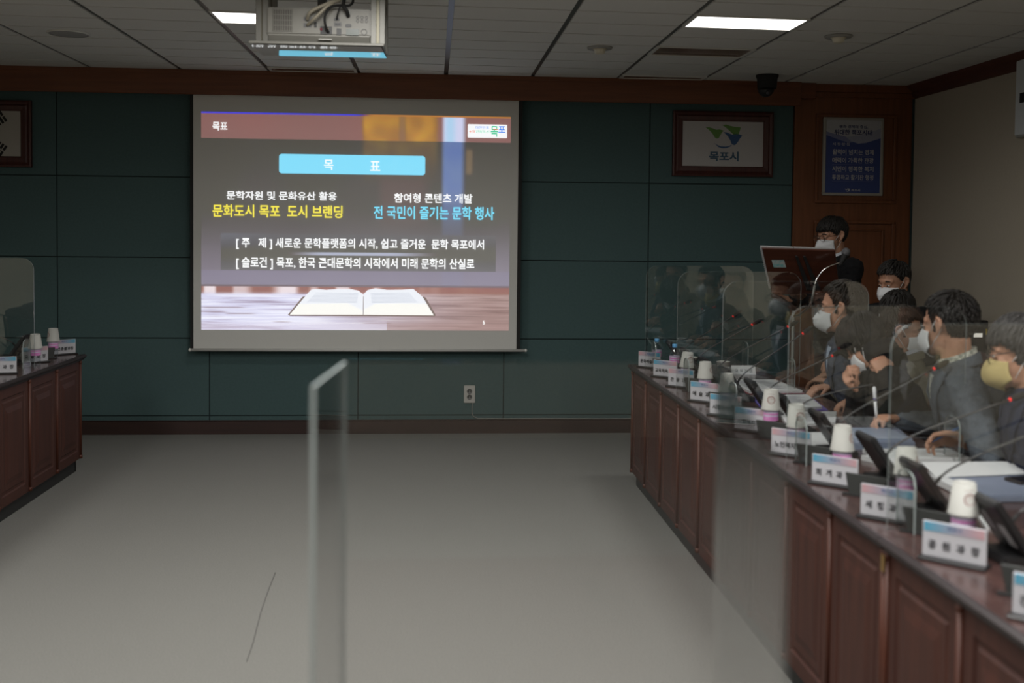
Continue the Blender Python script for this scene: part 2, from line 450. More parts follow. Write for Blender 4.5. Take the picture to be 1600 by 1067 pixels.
# ------------------------------------------------------------------ projection screen with the projected slide
SCR = mat('screen_fabric', (.60, .60, .575, 1), rough=.9, var=.01, spec=.1)
AMB = .138
def E3(r, g, b):
    c = srgb(r, g, b); return tuple(max(0.0, x-AMB) for x in c[:3])
def beam_mat(name, r, g, b):
    """projected light on the white cloth: the cloth's own colour plus what the projector sends there"""
    if name in MATS: return MATS[name]
    m, nt, p = new_mat(name); N, L = nt.nodes, nt.links
    p.inputs['Base Color'].default_value = (.60, .60, .575, 1); p.inputs['Roughness'].default_value = .9
    p.inputs['Specular IOR Level'].default_value = .1
    p.inputs['Emission Color'].default_value = E3(r, g, b)+(1,)
    p.inputs['Emission Strength'].default_value = SLIDE*1.75
    MATS[name] = m; return m
SX0, SZ1, SW = -1.7195, 2.4165, 2.292
SY = -.105
t = thing('projection_screen', 'large white pull-down projection screen showing a slide on the green wall', 'projection screen', (-.57, -.1, .65))
def L(x, y, z): return (x+.57, y+.1, z-.65)
mb = MB().box(L(-1.777, -.102, .655), L(.632, -.1, 2.62), SCR)
mb.build('screen_cloth', t)
for x0_, x1_ in ((-1.80, -1.777), (.632, .660)):
    MB().box(L(x0_, -.1035, .655), L(x1_, -.0995, 2.62), SOFTBLACK).build('black_border', t)
mb = MB().tube([L(-1.80, -.102, .650), L(.70, -.102, .650)], .0115, mat('bar_grey', (.5, .5, .48, 1), rough=.4), n=10)
mb.ball(L(-1.803, -.102, .65), (.012, .013, .013), WHITE).ball(L(.703, -.102, .65), (.012, .013, .013), WHITE)
mb.build('bottom_bar', t)
MB().rbox(L(-1.84, -.098, 2.60), L(.70, -.02, 2.70), WHITE, r=.02, axis=0).build('roller_case', t)
# the picture itself, coloured cell by cell
NU, NV = 300, 212
W0, H0 = 1000., 705.
def sm(a, b, x):
    t_ = min(1, max(0, (x-a)/(b-a))); return t_*t_*(3-2*t_)
def mixc(a, b, k): return tuple(p+(q-p)*k for p, q in zip(a, b))
def picture(u, v):
    n1 = noise.noise((u*.006, v*.006, 1.3)); n2 = noise.noise((u*.02, v*.02, 4.1)); n3 = noise.noise((u*.008, v*.12, 7.7)); n4 = noise.noise((u*.03, v*.3, 2.2))
    if v < 86:
        c = (150+4*n1, 122, 122)
        g = sm(508, 530, u)*(1-sm(740, 772, u))
        yel = (196+24*n2, 152+20*n2+10*n4, 66+30*n1)
        dip = sm(628, 640, u)*(1-sm(650, 664, u))
        yel = mixc(yel, (150, 130, 110), dip*.8)
        c = mixc(c, yel, g*(.60+.25*n2))
        s = sm(770, 786, u)*(1-sm(838, 858, u))
        c = mixc(c, (196+14*math.sin(u*.1), 212, 238), s)
        if v < 3.5: c = mixc((70, 75, 215), (190, 140, 80), sm(480, 560, u))
        return c
    base = (103+4*n1, 102+4*n1, 104+4*n1)
    if v < 563:
        w = sm(300, 560, v)
        c = mixc(base, (136+8*n1, 130+8*n1, 146+8*n1), w*.9)
        y2 = sm(508, 530, u)*(1-sm(740, 772, u))*(1-sm(90, 240, v))
        c = mixc(c, (132+14*n2, 118+12*n2, 96), y2*.8)
        y3 = sm(560, 590, u)*(1-sm(700, 750, u))*sm(180, 230, v)*(1-sm(300, 400, v))
        c = mixc(c, (120, 108, 110), y3*.6)
        s = sm(768, 786, u)*(1-sm(834, 856, u))*(1-sm(230, 410, v)*.8)
        c = mixc(c, (122+6*n2, 140+6*n2, 184), s*.92)
        s = sm(848, 860, u)*(1-sm(866, 884, u))*sm(98, 120, v)*(1-sm(180, 200, v))
        c = mixc(c, (160, 140, 118), s*.5)
        bx = 62 < u < 956
        if bx and (391 < v < 450 or 460 < v < 511):
            k = (v-391)/60 if v < 455 else 1-(v-460)/51
            c = mixc((112, 112, 118), (94, 94, 100), max(0, min(1, k)))
            if v < 455: c = mixc(c, (126, 130, 144), sm(700, 1000, 1000-u)*.5*(1-k))
        elif bx and 450 <= v <= 460:
            c = mixc((170, 175, 195), (100, 95, 95), 1-sm(250, 400, u)*(1-sm(600, 800, u)))
        elif v >= 511: c = mixc(c, (138, 134, 156), .6)
        if v > 556: c = mixc(c, (100, 84, 88), .5)
        return c
    k = sm(250, 960, u)
    c = mixc((206, 206, 232), (150, 124, 124), k)
    n5 = noise.noise((u*.004, v*.22, 5.5))+.5*noise.noise((u*.012, v*.45, 8.1))
    c = mixc(c, mixc((232, 234, 248), (168, 144, 144), k), sm(-.1, .7, n5))
    c = mixc(c, mixc((150, 136, 158), (124, 100, 102), k), sm(.15, .7, -n5)*.8)
    c = mixc(c, (116, 90, 92), sm(.42, .6, -noise.noise((u*.006, v*.30, 3.1)))*.6)
    if v < 592:
        f = 1-sm(578, 592, v)
        b = noise.noise((u*.018, 3.3, 9))
        bk = mixc((146, 104, 100), (226, 214, 220), sm(-.05, .35, b)*(1-k))
        c = mixc(c, bk, f)
    low = sm(670, 690, v)*.5
    return mixc(c, (214, 208, 226) if u < 600 else (160, 132, 132), low)
vs, fs, cs = [], [], []
for j in range(NV+1):
    for i in range(NU+1):
        u, v = W0*i/NU, H0*j/NV
        vs.append(L(SX0+SW*u/1000, SY+.002, SZ1-SW*v/1000)); cs.append(E3(*picture(u, v)))
for j in range(NV):
    for i in range(NU):
        a = j*(NU+1)+i; fs.append((a, a+NU+1, a+NU+2, a+1))
me = bpy.data.meshes.new('slide_picture'); me.from_pydata(vs, [], fs)
at = me.color_attributes.new('Col', 'FLOAT_COLOR', 'POINT')
at.data.foreach_set('color', [x for c in cs for x in (*c, 1)])
m_, nt_, b_ = new_mat('projected_picture')
a_ = nt_.nodes.new('ShaderNodeVertexColor'); a_.layer_name = 'Col'
b_.inputs['Base Color'].default_value = (.60, .60, .575, 1); b_.inputs['Roughness'].default_value = .9; b_.inputs['Specular IOR Level'].default_value = .1
nt_.links.new(a_.outputs[0], b_.inputs['Emission Color']); b_.inputs['Emission Strength'].default_value = SLIDE*1.75
me.materials.append(m_)
sp = obj('slide_picture', me, t); sp['label'] = 'projected slide with book photograph'
# slide lettering in slide units: x to the right, y up, origin at the slide's top-left corner
TS = Matrix.Translation(L(SX0, SY, SZ1)) @ Matrix.Rotation(PI/2, 4, 'X') @ Matrix.Scale(SW/1000, 4)
def SB(x0, y0, x1, y1): return (x0, -y1, x1, -y0)
BW = beam_mat('beam_white', 248, 250, 252); BY = beam_mat('beam_yellow', 246, 232, 60); BC = beam_mat('beam_cyan', 130, 222, 250)
BB = beam_mat('beam_blue_box', 142, 222, 250); BG = beam_mat('beam_green', 90, 205, 165); BBL = beam_mat('beam_blue', 80, 150, 240); BO = beam_mat('beam_orange', 230, 130, 90)
MB().prism(rrect(248, -195, 720, -132.5, 9, 5), 0, .3, BB, axis=2, T=TS).build('slide_banner', t)
D = .6
for s_, bb, m_ in (
        ('목표', SB(36, 33, 83, 60), BW),
        ('목', SB(391.6, 149, 422.6, 182.5), BW),
        ('표', SB(541, 151, 574, 183), BW),
        ('문학자원 및 문화유산 활용', SB(80.5, 253.7, 433.5, 281.6), BW),
        ('문화도시 목포  도시 브랜딩', SB(36, 297.8, 452.2, 338.8), BY),
        ('참여형 콘텐츠 개발', SB(620.2, 254.1, 875.9, 285.6), BW),
        ('전 국민이 즐기는 문학 행사', SB(553.9, 296.5, 947.9, 339.7), BC),
        ('[ 주   제 ] 새로운 문학플랫폼의 시작, 쉽고 즐거운  문학 목포에서', SB(111.5, 404.5, 915, 442), BW),
        ('[ 슬로건 ] 목포, 한국 근대문학의 시작에서 미래 문학의 산실로', SB(111.5, 467.5, 884, 507), BW),
        ('5', SB(914, 672, 920.5, 684), BW)):
    MB().text(s_, bb, m_, TS, .014, depth=D).build('slide_text', t)
mb = MB().prism(rrect(859, -69.6, 987.6, -26, 2, 2), 0, .3, BW, axis=2, T=TS)
mb.text('대한민국', SB(884.2, 31.6, 928.2, 41.2), BBL, TS, .0, depth=D)
mb.text('4대', SB(863.2, 44.7, 882, 53.9), BO, TS, .0, depth=D).text('관광도시', SB(885, 44.7, 928.7, 53.9), BG, TS, 0, depth=D)
mb.text('목', SB(934, 30.8, 958, 66), BG, TS, .014, depth=D).text('포', SB(959, 30.8, 982.5, 51.5), BBL, TS, .014, depth=D)
mb.prism([(942, -42.5), (959, -42.5), (959, -39.5), (942, -39.5)], D+.1, D+.2, BO, axis=2, T=TS)
mb.build('slide_logo', t)
# the open book in the picture
mb = MB(); BKW = beam_mat('beam_page', 228, 232, 240); BKT = beam_mat('beam_page_text', 190, 196, 210); BKE = beam_mat('beam_page_edge', 240, 240, 236); BKC = beam_mat('beam_cover', 118, 92, 96)
P = lambda pts, m, d: mb.prism([(x, -y) for x, y in pts][::-1], d-.05, d, m, axis=2, T=TS)
P([(277, 655), (324, 596), (332, 594), (720, 594), (726, 597), (759, 655), (752, 659), (284, 659)], BKC, .2)
left = [(283, 655), (330, 598), (352, 573), (368, 570), (400, 573), (440, 570), (480, 570), (505, 575), (521, 588), (520, 654)]
right = [(522, 654), (523, 586), (535, 573), (560, 567), (600, 572), (650, 571), (684, 568), (716, 596), (752, 655)]
P(left, BKW, .3); P(right, BKW, .3)
P([(283, 655), (315, 620), (400, 618), (470, 616), (519, 640), (520, 654)], BKE, .4)
P([(522, 654), (524, 636), (560, 618), (640, 616), (728, 617), (752, 655)], BKE, .4)
for k in range(8):  # lines of text printed on both pages
    y = 582+4.2*k; f = k*4.5
    P([(368-f*.9, y), (505-f*.1, y+1.5), (505-f*.1, y+3.3), (367-f*.9, y+1.8)], BKT, .5)
    P([(545+f*.1, y+1.2), (672+f*.8, y-1), (673+f*.8, y+.8), (545+f*.1, y+3)], BKT, .5)
mb.build('slide_book', t)

# ------------------------------------------------------------------ framed emblem, flag, poster
def picture_frame(label, cat, x0, z0, x1, z1, bw, name='framed_picture'):
    t = thing(name, label, cat, ((x0+x1)/2, 0, z0))
    cx = (x0+x1)/2; w = (x1-x0)/2; h = z1-z0
    mb = MB()
    prof = [(0, -.001), (0, -.03), (.012, -.034), (.03, -.024), (.04, -.030), (bw-.008, -.026), (bw, -.018)]
    cs_ = [(-w, 0, 1, 1), (w, 0, -1, 1), (w, h, -1, -1), (-w, h, 1, -1)]
    vs = []
    for (x, z, sx, sz) in cs_:
        for (d, y) in prof: vs.append((x+sx*d, y, z+sz*d))
    k = len(prof); fs = []
    for a in range(4):
        b = (a+1) % 4
        for i in range(k-1): fs.append((a*k+i, b*k+i, b*k+i+1, a*k+i+1))
    mb.add(vs, fs, FRAMEW); mb.build('frame', t)
    return t, w, h
t, w, h = picture_frame('dark framed white board with a green and blue bird emblem', 'framed emblem', 1.832, 1.997, 2.622, 2.498, .078)
MB().box((-w+.05, -.018, .05), (w-.05, -.004, h-.05), mat('emblem_board', (.42, .41, .41, 1), rough=.6, var=.02)).build('board', t)
T2 = Matrix.Translation((0, -.0186, 0)) @ Matrix.Rotation(PI/2, 4, 'X')
EG = mat('emblem_green', (.10, .22, .045, 1), rough=.6); EB = mat('emblem_blue', (.03, .085, .20, 1), rough=.6); EN = mat('emblem_text', (.035, .085, .14, 1), rough=.6)
def emblem(mb, T, g, b):
    """three wings over a bowl, in a 100 x 60 field"""
    def poly(p, m): mb.prism(p, 0, .12, m, axis=2, T=T)
    poly([(0, 52), (10, 52), (20, 49.5), (28, 46), (38, 47), (50, 44), (45, 41), (40, 33), (35.5, 24), (30, 23), (25, 26), (20, 34), (13, 42), (6, 48)], g)
    poly([(44, 58), (55, 60), (64, 57), (74, 55), (93, 53), (91, 45), (88, 36), (84, 32), (76, 33), (68, 40), (58, 49), (50, 55)], g)
    poly([(48, 40), (56, 40), (63, 37), (72, 34), (80, 36), (90, 35), (98, 32), (92, 25), (86, 15), (80, 8), (76, 7), (70, 10), (66, 20), (60, 29), (53, 36)], b)
    poly([(24, 12), (32, 7), (42, 3.5), (54, 3), (64, 5), (72, 9), (66, 3), (56, -1), (44, -1.5), (34, 2)], b)
mb = MB()
s = .00298
emblem(mb, T2 @ Matrix.Translation((-.140, .222, 0)) @ Matrix.Scale(s, 4), EG, EB)
mb.text('목포시', (-.108, .118, .125, .192), EN, T2, .035, depth=.0006)
mb.build('emblem', t)
# national flag in a frame at the left edge
t, w, h = picture_frame('dark framed white flag with black bars at the left edge of the view', 'framed flag', -3.76, 1.993, -2.968, 2.482, .078)
MB().box((-w+.05, -.018, .05), (w-.05, -.004, h-.05), mat('flag_cloth', (.36, .345, .31, 1), rough=.8, var=.02)).build('flag_field', t)
mb = MB(); TF = Matrix.Translation((0, -.0185, h/2)) @ Matrix.Rotation(PI/2, 4, 'X')
FR_ = mat('flag_red', (.30, .03, .04, 1), rough=.8); FB_ = mat('flag_blue', (.02, .05, .20, 1), rough=.8); FK = mat('flag_black', (.012, .012, .012, 1), rough=.8)
r = .095
tilt = -33.69
def arc(cx, cy, rr, a0, a1, n=24): return [(cx+rr*math.cos(R(a0+(a1-a0)*k/n)), cy+rr*math.sin(R(a0+(a1-a0)*k/n))) for k in range(n+1)]
TT = TF @ Matrix.Rotation(R(tilt), 4, 'Z')
red = arc(0, 0, r, 0, 180)+arc(-r/2, 0, r/2, 180, 360)[1:]+arc(r/2, 0, r/2, 180, 0)[1:-1]
blue = arc(0, 0, r, 180, 360)+arc(r/2, 0, r/2, 0, 180)[1:]+arc(-r/2, 0, r/2, 360, 180)[1:-1]
mb.prism(red, 0, .0004, FR_, axis=2, T=TT); mb.prism(blue, 0, .0004, FB_, axis=2, T=TT)
for (ang, pat) in ((90-56.31+0, '010'), (90+56.31, '111'), (270-56.31, '101'), (270+56.31, '000')):
    Ta = TF @ Matrix.Rotation(R(ang), 4, 'Z')
    for k, ch in enumerate(pat):
        x = .205+(k-1)*.026
        if ch == '1': mb.box((x-.009, -.046, 0), (x+.009, .046, .0004), FK, T=Ta)
        else: mb.box((x-.009, -.046, 0), (x+.009, -.004, .0004), FK, T=Ta).box((x-.009, .004, 0), (x+.009, .046, .0004), FK, T=Ta)
mb.build('flag_print', t)
# city poster on the panelling
t = thing('framed_poster', 'blue and white lettered poster in a silver frame on the wooden panelling', 'poster', (3.255, -.0285, 1.86))
w, h = .241, .607
mb = MB(); SIL = mat('silver_frame', (.36, .35, .32, 1), rough=.4, metal=.4)
for (a, b, c, d) in ((-w, 0, w, .022), (-w, h-.022, w, h), (-w, .022, -w+.022, h-.022), (w-.022, .022, w, h-.022)): mb.box((a, -.016, b), (c, 0, d), SIL)
mb.build('frame', t, bevel=.003, seg=1)
PB = mat('poster_blue', (.035, .060, .21, 1), rough=.5); PW = mat('poster_white', (.40, .41, .44, 1), rough=.5); PM = mat('poster_mid', (.17, .19, .33, 1), rough=.5); PM2 = mat('poster_pale', (.29, .31, .40, 1), rough=.5)
mb = MB().box((-w+.02, -.008, .02), (w-.02, -.002, h-.02), PB)
TP = Matrix.Translation((0, -.0082, 0)) @ Matrix.Rotation(PI/2, 4, 'X')
yt = h-.021; xw = w-.021
mb.prism([(-xw, yt), (-xw, .47), (-.10, .452), (.02, .445), (.12, .462), (xw, .495), (xw, yt)][::-1], 0, .0004, PW, axis=2, T=TP)
mb.prism([(-xw, .498), (-.14, .475), (-.02, .45), (.08, .432), (.02, .418), (-.06, .41), (-.14, .43), (-xw, .47)][::-1], .0004, .0008, PM, axis=2, T=TP)
mb.prism([(xw, .525), (.14, .50), (.05, .47), (-.06, .455), (-.02, .425), (.04, .405), (.12, .415), (xw, .445)], .0008, .0012, PM2, axis=2, T=TP)
mb.prism([(-xw, .47), (-.12, .435), (0, .40), (.1, .412), (xw, .45), (xw, .38), (-xw, .38)][::-1], .0012, .0016, PB, axis=2, T=TP)
PT = mat('poster_ink', (.03, .04, .12, 1), rough=.5); PWT = mat('poster_letter', (.52, .52, .54, 1), rough=.5)
mb.text('평화 경제의 중심,', (-.115, .522, .115, .548), PT, TP, .02, depth=.003)
mb.text('위대한 목포시대', (-.155, .470, .15, .513), PT, TP, .03, depth=.003)
mb.text('시·정·방·침', (-.165, .388, -.03, .412), PWT, TP, .0, depth=.003)
for k, s_ in enumerate(('활력이 넘치는 경제', '매력이 가득한 관광', '시민이 행복한 복지', '투명하고 활기찬 행정')):
    z = .318-.0655*k
    mb.text(s_, (-.165, z, .165, z+.042), PWT, TP, .01, depth=.003)
    mb.box((-.165, z-.011, .0022), (.165, z-.0095, .003), PM, T=TP)
emblem(mb, TP @ Matrix.Translation((-.062, .030, .0022)) @ Matrix.Scale(.00045, 4), PWT, PWT)
mb.text('목포시', (-.008, .034, .062, .052), PWT, TP, .01, depth=.003)
mb.build('poster_print', t)
# white board edge on the right wall
t = thing('wall_board', 'white board edge on the cream wall at the right edge of the view', 'wall board', (XR, -1.62, 2.20))
MB().rbox((-.045, -.9, 0), (-.001, .05, .47), mat('board_white', (.62, .66, .68, 1), rough=.4), r=.01, axis=0).build('panel', t)
MB().box((-.047, -.88, .20), (-.0445, .0, .262), SOFTBLACK).build('stripe', t)
MB().tube([(-.022, -.9, -.004), (-.022, .055, -.004)], .014, WHITE).build('bottom_rail', t)
# wall socket and its cable
t = thing('wall_socket', 'white double power socket low on the green wall', 'socket', (.282, 0, .235))
MB().rbox((-.043, -.014, 0), (.043, 0, .134), mat('socket_white', (.46, .45, .42, 1), rough=.5), r=.006, axis=1).build('plate', t, bevel=.002, seg=1)
for z in (.046, .090):
    mb = MB(); Tz = Matrix.Translation((0, -.0145, z)) @ Matrix.Rotation(PI/2, 4, 'X')
    mb.lathe([(.020, 0), (.020, .003), (.0165, .003), (.0165, .001), (.0, .001)], GREY, T=Tz)
    mb.lathe([(.0, .0015), (.004, .0015)], SOFTBLACK, c=(-.008, .0, 0), T=Tz, n=10).lathe([(.0, .0015), (.004, .0015)], SOFTBLACK, c=(.008, .0, 0), T=Tz, n=10)
    mb.build('outlet', t)
WIRE = mat('wire_grey', (.26, .26, .24, 1), rough=.5)
mb = MB().tube([(.306, -.006, .240), (.303, -.006, .19), (.303, -.006, .155), (.315, -.007, .128), (.345, -.008, .115), (.56, -.008, .112), (.85, -.008, .113), (1.3, -.008, .110), (1.9, -.008, .112), (2.7, -.008, .112)], .0032, WIRE, n=6)
tag(mb.build('cable', None), 'thin pale cable running from the wall socket along the baseboard', 'cable')
mb = MB().tube([(-.705, -3.302, .002), (-.70, -3.55, .002), (-.690, -3.80, .002), (-.667, -4.125, .002), (-.66, -4.3, .002)], .0013, mat('scuff_grey', (.11, .11, .105, 1), rough=.7), n=6)  # scuff in the carpet, drawn as a thin dark tube
tag(mb.build('carpet_scuff', None), 'thin dark scuff line on the grey carpet', 'cable')

# ------------------------------------------------------------------ projector on its hanging shelf
PZ = 2.40
t = thing('projector_lift', 'hanging projector shelf with steel posts and a glossy underside', 'projector lift', (-.545, -3.0, PZ))
def Q(x, y, z): return (x+.545, y+3.0, z-PZ)
GLOSS = mat('glossy_panel', (.42, .43, .43, 1), rough=.03, metal=.9, var=.0)
mb = MB(); nn = 40; vs = []; fs = []
def slope(s_):
    K = ((0, -.020), (.2, -.0127), (.45, .0105), (1, .0262))
    for (a0, g0), (a1, g1) in zip(K, K[1:]):
        if s_ <= a1: return lerp(g0, g1, (s_-a0)/(a1-a0))
    return K[-1][1]
z = PZ
for k in range(nn+1):
    y = -3.165+.335*k/nn; s_ = k/nn
    if k: z += slope((k-.5)/nn)*.335/nn
    xa, xb = lerp(-.846, -.838, s_), lerp(-.249, -.238, s_)
    vs += [Q(xa, y, z), Q(xb, y, z), Q(xa, y, z+.006), Q(xb, y, z+.006)]
for k in range(nn):
    a = 4*k; b = a+4
    fs += [(a, b, b+1, a+1)]
mb.add(vs, fs, GLOSS, True)
mb.build('mirror_underside', t)
mb = MB().box(Q(-.848, -3.168, PZ+.008), Q(-.236, -2.826, PZ+.016), BEIGE)
mb.box(Q(-.850, -3.172, PZ+.003), Q(-.236, -3.166, PZ+.014), BEIGE)
mb.build('shelf', t, bevel=.002, seg=1)
for (xa, xb) in ((-.822, -.765), (-.298, -.232)):
    for y in (-3.15, -2.86):
        mb = MB().box(Q(xa, y, PZ+.015), Q(xa+.026, y+.012, CZ), STEEL).box(Q(xb-.026, y, PZ+.015), Q(xb, y+.012, CZ), STEEL)
        mb.box(Q(xa+.024, y+.004, PZ+.015), Q(xb-.024, y+.010, CZ), mat('post_inner', (.16, .15, .11, 1), rough=.4, metal=.5))
        mb.build('post', t, bevel=.002, seg=1)
t = thing('projector', 'beige ceiling projector with cables seen from its connector side', 'projector', (-.535, -3.0, PZ+.017))
mb = MB(); b0 = -.235; b1 = .238
pr = [(-.13, .0), (.12, .0), (.14, .03), (.14, .155), (-.16, .155), (-.16, .032), (-.155, .028)]
mb.prism(pr, b0, b1, BEIGE, axis=0)
mb.build('body', t, bevel=.006)
VENT = mat('vent_dark', (.12, .115, .10, 1), rough=.6)
mb = MB().box((-.205, -.1625, .045), (-.118, -.160, .148), VENT)
for k in range(9): mb.box((-.205+.0105*k-.001, -.165, .045), (-.205+.0105*k+.0015, -.1605, .148), BEIGE)
for k in range(5): mb.box((-.205, -.1645, .045+.0245*k), (-.118, -.1605, .048+.0245*k), BEIGE)
mb.build('vent_grille', t)
mb = MB(); y = -.1615
mb.box((-.068, y, .095), (-.032, -.16, .112), GREY).box((-.068, y, .065), (-.032, -.16, .085), GREY).box((-.02, y, .065), (-.008, -.16, .09), BLACK)
mb.box((.008, y, .036), (.062, -.16, .072), BLACK).box((.07, y, .072), (.105, -.16, .092), GREY).box((.076, -.1625, .077), (.099, -.16, .087), BLACK).box((.082, y, .034), (.104, -.16, .064), BLACK)
mb.rbox((.07, -.163, .098), (.096, -.16, .110), BLACK, r=.005, axis=1).rbox((.122, -.163, .070), (.150, -.16, .085), BLACK, r=.006, axis=1)
mb.lathe([(0, .003), (.006, .003), (.006, 0)], mat('plug_red', (.25, .03, .05, 1)), T=Matrix.Translation((.012, -.16, .058)) @ Matrix.Rotation(PI/2, 4, 'X'), n=12)
mb.lathe([(0, .003), (.006, .003), (.006, 0)], mat('plug_yellow', (.5, .30, .04, 1)), T=Matrix.Translation((.04, -.16, .058)) @ Matrix.Rotation(PI/2, 4, 'X'), n=12)
mb.build('connector_panel', t)
MB().rbox((.126, -.163, .034), (.184, -.160, .063), mat('lcd_green', (.05, .07, .055, 1), rough=.3), r=.003, axis=1).build('display', t)
for k in range(6): MB().lathe([(.007, .001), (.007, .0025), (.005, .0025), (.005, .001)], GREY, T=Matrix.Translation((.178+.02*(k % 3), -.160, .10+.016*(k//3))) @ Matrix.Rotation(PI/2, 4, 'X'), n=12, closed=False).build('button', t)
MB().lathe([(.014, .001), (.014, .0025), (.0115, .0025), (.0115, .001)], GREY, T=Matrix.Translation((.208, -.160, .05)) @ Matrix.Rotation(PI/2, 4, 'X'), n=16, closed=False).build('control_dial', t)
mb = MB().box((.0, -.158, .012), (.06, -.150, .0155), WHITE)
mb.build('badge', t)
for (pts, r_0, m_0) in (([(-.05, -.165, .10), (-.03, -.20, .13), (.05, -.20, .17), (.10, -.16, .20), (.13, -.10, .30)], .008, mat('cable_beige', (.34, .31, .24, 1))),
                   ([(-.05, -.165, .075), (-.01, -.21, .10), (.04, -.21, .15), (.08, -.17, .19), (.12, -.10, .30)], .007, mat('cable_beige', (.34, .31, .24, 1))),
                   ([(.045, -.165, .045), (.035, -.20, .07), (.035, -.215, .11), (.06, -.21, .15), (.10, -.18, .165), (.14, -.16, .17), (.155, -.12, .21), (.14, -.10, .30)], .006, SOFTBLACK),
                   ([(.083, -.165, .104), (.09, -.19, .125), (.10, -.19, .155), (.12, -.15, .2), (.12, -.10, .30)], .004, SOFTBLACK),
                   ([(.135, -.165, .12), (.13, -.19, .14), (.115, -.19, .16), (.115, -.15, .2), (.115, -.1, .30)], .009, SOFTBLACK)):
    ps = [Vector(p) for p in pts]; out = []
    for i in range(len(ps)-1):
        p0, p1, p2, p3 = ps[max(0, i-1)], ps[i], ps[i+1], ps[min(len(ps)-1, i+2)]
        for k in range(6):
            s_ = k/6; out.append(.5*((2*p1)+(p2-p0)*s_+(2*p0-5*p1+4*p2-p3)*s_*s_+(3*p1-p0-3*p2+p3)*s_**3))
    out.append(ps[-1])
    MB().tube(out, r_0, m_0, n=8).build('cable', t)
MB().lathe([(.05, 0), (.05, .02), (.022, .03), (.022, CZ-PZ-.017-.155)], GREY, c=(0, 0, .155)).build('ceiling_mount', t)
# ------------------------------------------------------------------ conference tables
TZ = .745
def table(label, s, xf, y0, y1, bays, depth, end_far=False, hinge=False, legs=False):
    """module whose front (raised panels) lies at x=xf and looks towards -s*x; y0 far end, y1 near end"""
    t = thing('conference_table', label, 'table', (xf, (y0+y1)/2, 0), 0, 'dark wood conference tables')
    yc = (y0+y1)/2
    X = lambda a: s*a
    def bx(mb, a0, b0, z0, a1, b1, z1, m):
        x0, x1 = sorted((X(a0), X(a1))); return mb.box((x0, min(b0, b1)-yc, z0), (x1, max(b0, b1)-yc, z1), m)
    mb = MB()
    # worktop with a stepped nosing
    prof = [(-.028, TZ-.014), (-.028, TZ-.008), (-.020, TZ), (depth, TZ), (depth, TZ-.035), (-.006, TZ-.035), (-.010, TZ-.026), (-.022, TZ-.020)]
    ya, yb = y0-yc+(.03 if end_far else -.001), y1-yc+.001
    mb.prism([(X(a), z) for a, z in prof], ya, yb, TOPW, axis=1)
    mb.prism([(X(a), z) for a, z in ((-.0295, TZ-.0145), (-.0295, TZ-.0075), (-.0205, TZ+.0012), (-.012, TZ+.0012), (-.012, TZ-.034), (-.0075, TZ-.036), (-.0115, TZ-.027), (-.0235, TZ-.0205))], ya+.0005, yb-.0005, NOSE, axis=1)
    mb.build('worktop', t)
    w = (y0-y1)/bays
    mb = MB()
    for k in range(bays):
        b0 = y0-w*k-.012-yc; b1 = y0-w*(k+1)+.012-yc
        zs_ = (.085, .708)
        loops = [(0, 0), (.042, 0), (.047, .007), (.058, .007), (.064, .0015), (.086, .0015), (.110, -.005)]
        vs = []; fs = []
        for i, (d, a) in enumerate(loops):
            dz = d*1.25
            for (y, z) in ((b0-d, zs_[0]+dz), (b1+d, zs_[0]+dz), (b1+d, zs_[1]-dz), (b0-d, zs_[1]-dz)): vs.append((X(a), y, z))
        for i in range(len(loops)-1):
            for q in range(4): fs.append((4*i+q, 4*i+(q+1) % 4, 4*i+4+(q+1) % 4, 4*i+4+q))
        e = 4*(len(loops)-1); fs.append((e, e+1, e+2, e+3))
        mb.add(vs, fs, TABLEW)
        bx(mb, .008, y0-w*k, .085, .022, y0-w*(k+1), .709, TABLEW)
    mb.build('front_panel', t)
    for k in range(bays+1):
        y = y0-w*k-yc
        if k == 0: y -= .010
        if k == bays: y += .010
        p = MB().tube([(X(-.002), y, .10), (X(-.002), y, .695)], .0090, PILW, n=12)
        p.lathe([(.0120, 0), (.0120, .018), (.009, .022)], PILW, c=(X(-.002), y, .085), n=12).lathe([(.009, 0), (.0115, .004), (.0115, .02)], PILW, c=(X(-.002), y, .688), n=12)
        p.build('pilaster', t)
    bx(MB(), .03, y0, 0, .06, y1, .085, KICK).build('kick_base', t)
    for ye, dy in ((y0, -.022), (y1, .022)):
        mb = MB(); sg = -.001 if dy < 0 else .001
        bx(mb, .022, ye+sg, .085, depth-.06, ye+dy, TZ-.036, TABLEW); bx(mb, .03, ye+sg, 0, depth-.08, ye+dy*.9, .086, KICK)
        mb.build('end_panel', t)
    if hinge:
        bx(MB(), -.016, y0-.020, .655, -.0135, y0+.002, .70, BRASS).build('hinge', t)['label'] = 'small brass plate'
    return t
table('dark mahogany conference table at the right, farthest module nearest the green wall', 1, 1.225, -1.71, -3.765, 5, .72, end_far=True)
table('dark mahogany conference table at the right, middle module behind the hazy acrylic screen', 1, 1.225, -3.767, -5.37, 4, .72)
table('dark mahogany conference table at the right, nearest module with a brass plate', 1, 1.225, -5.372, -7.40, 5, .72, hinge=True)
table('dark mahogany conference table at the left edge ending near the green wall', -1, -2.235, -1.22, -3.37, 5, .72, end_far=True)
table('dark mahogany conference table at the left out of view beyond the near end', -1, -2.235, -3.372, -5.52, 5, .72)
t = thing('head_table', 'dark conference table just below the view carrying the foreground acrylic screen', 'table', (-.3, -6.7, 0))
MB().box((-1.1, -.60, TZ-.035), (1.30, .37, TZ), TABLEW).build('worktop', t, bevel=.006)
MB().box((-1.08, .29, .085), (1.28, .33, TZ-.035), TABLEW).box((-1.08, .29, 0), (1.28, .32, .085), KICK).build('front_panel', t)
for x in (-1.06, 1.24):
    MB().box((x-.015, -.38, 0), (x+.015, .29, TZ-.035), TABLEW).build('end_panel', t)

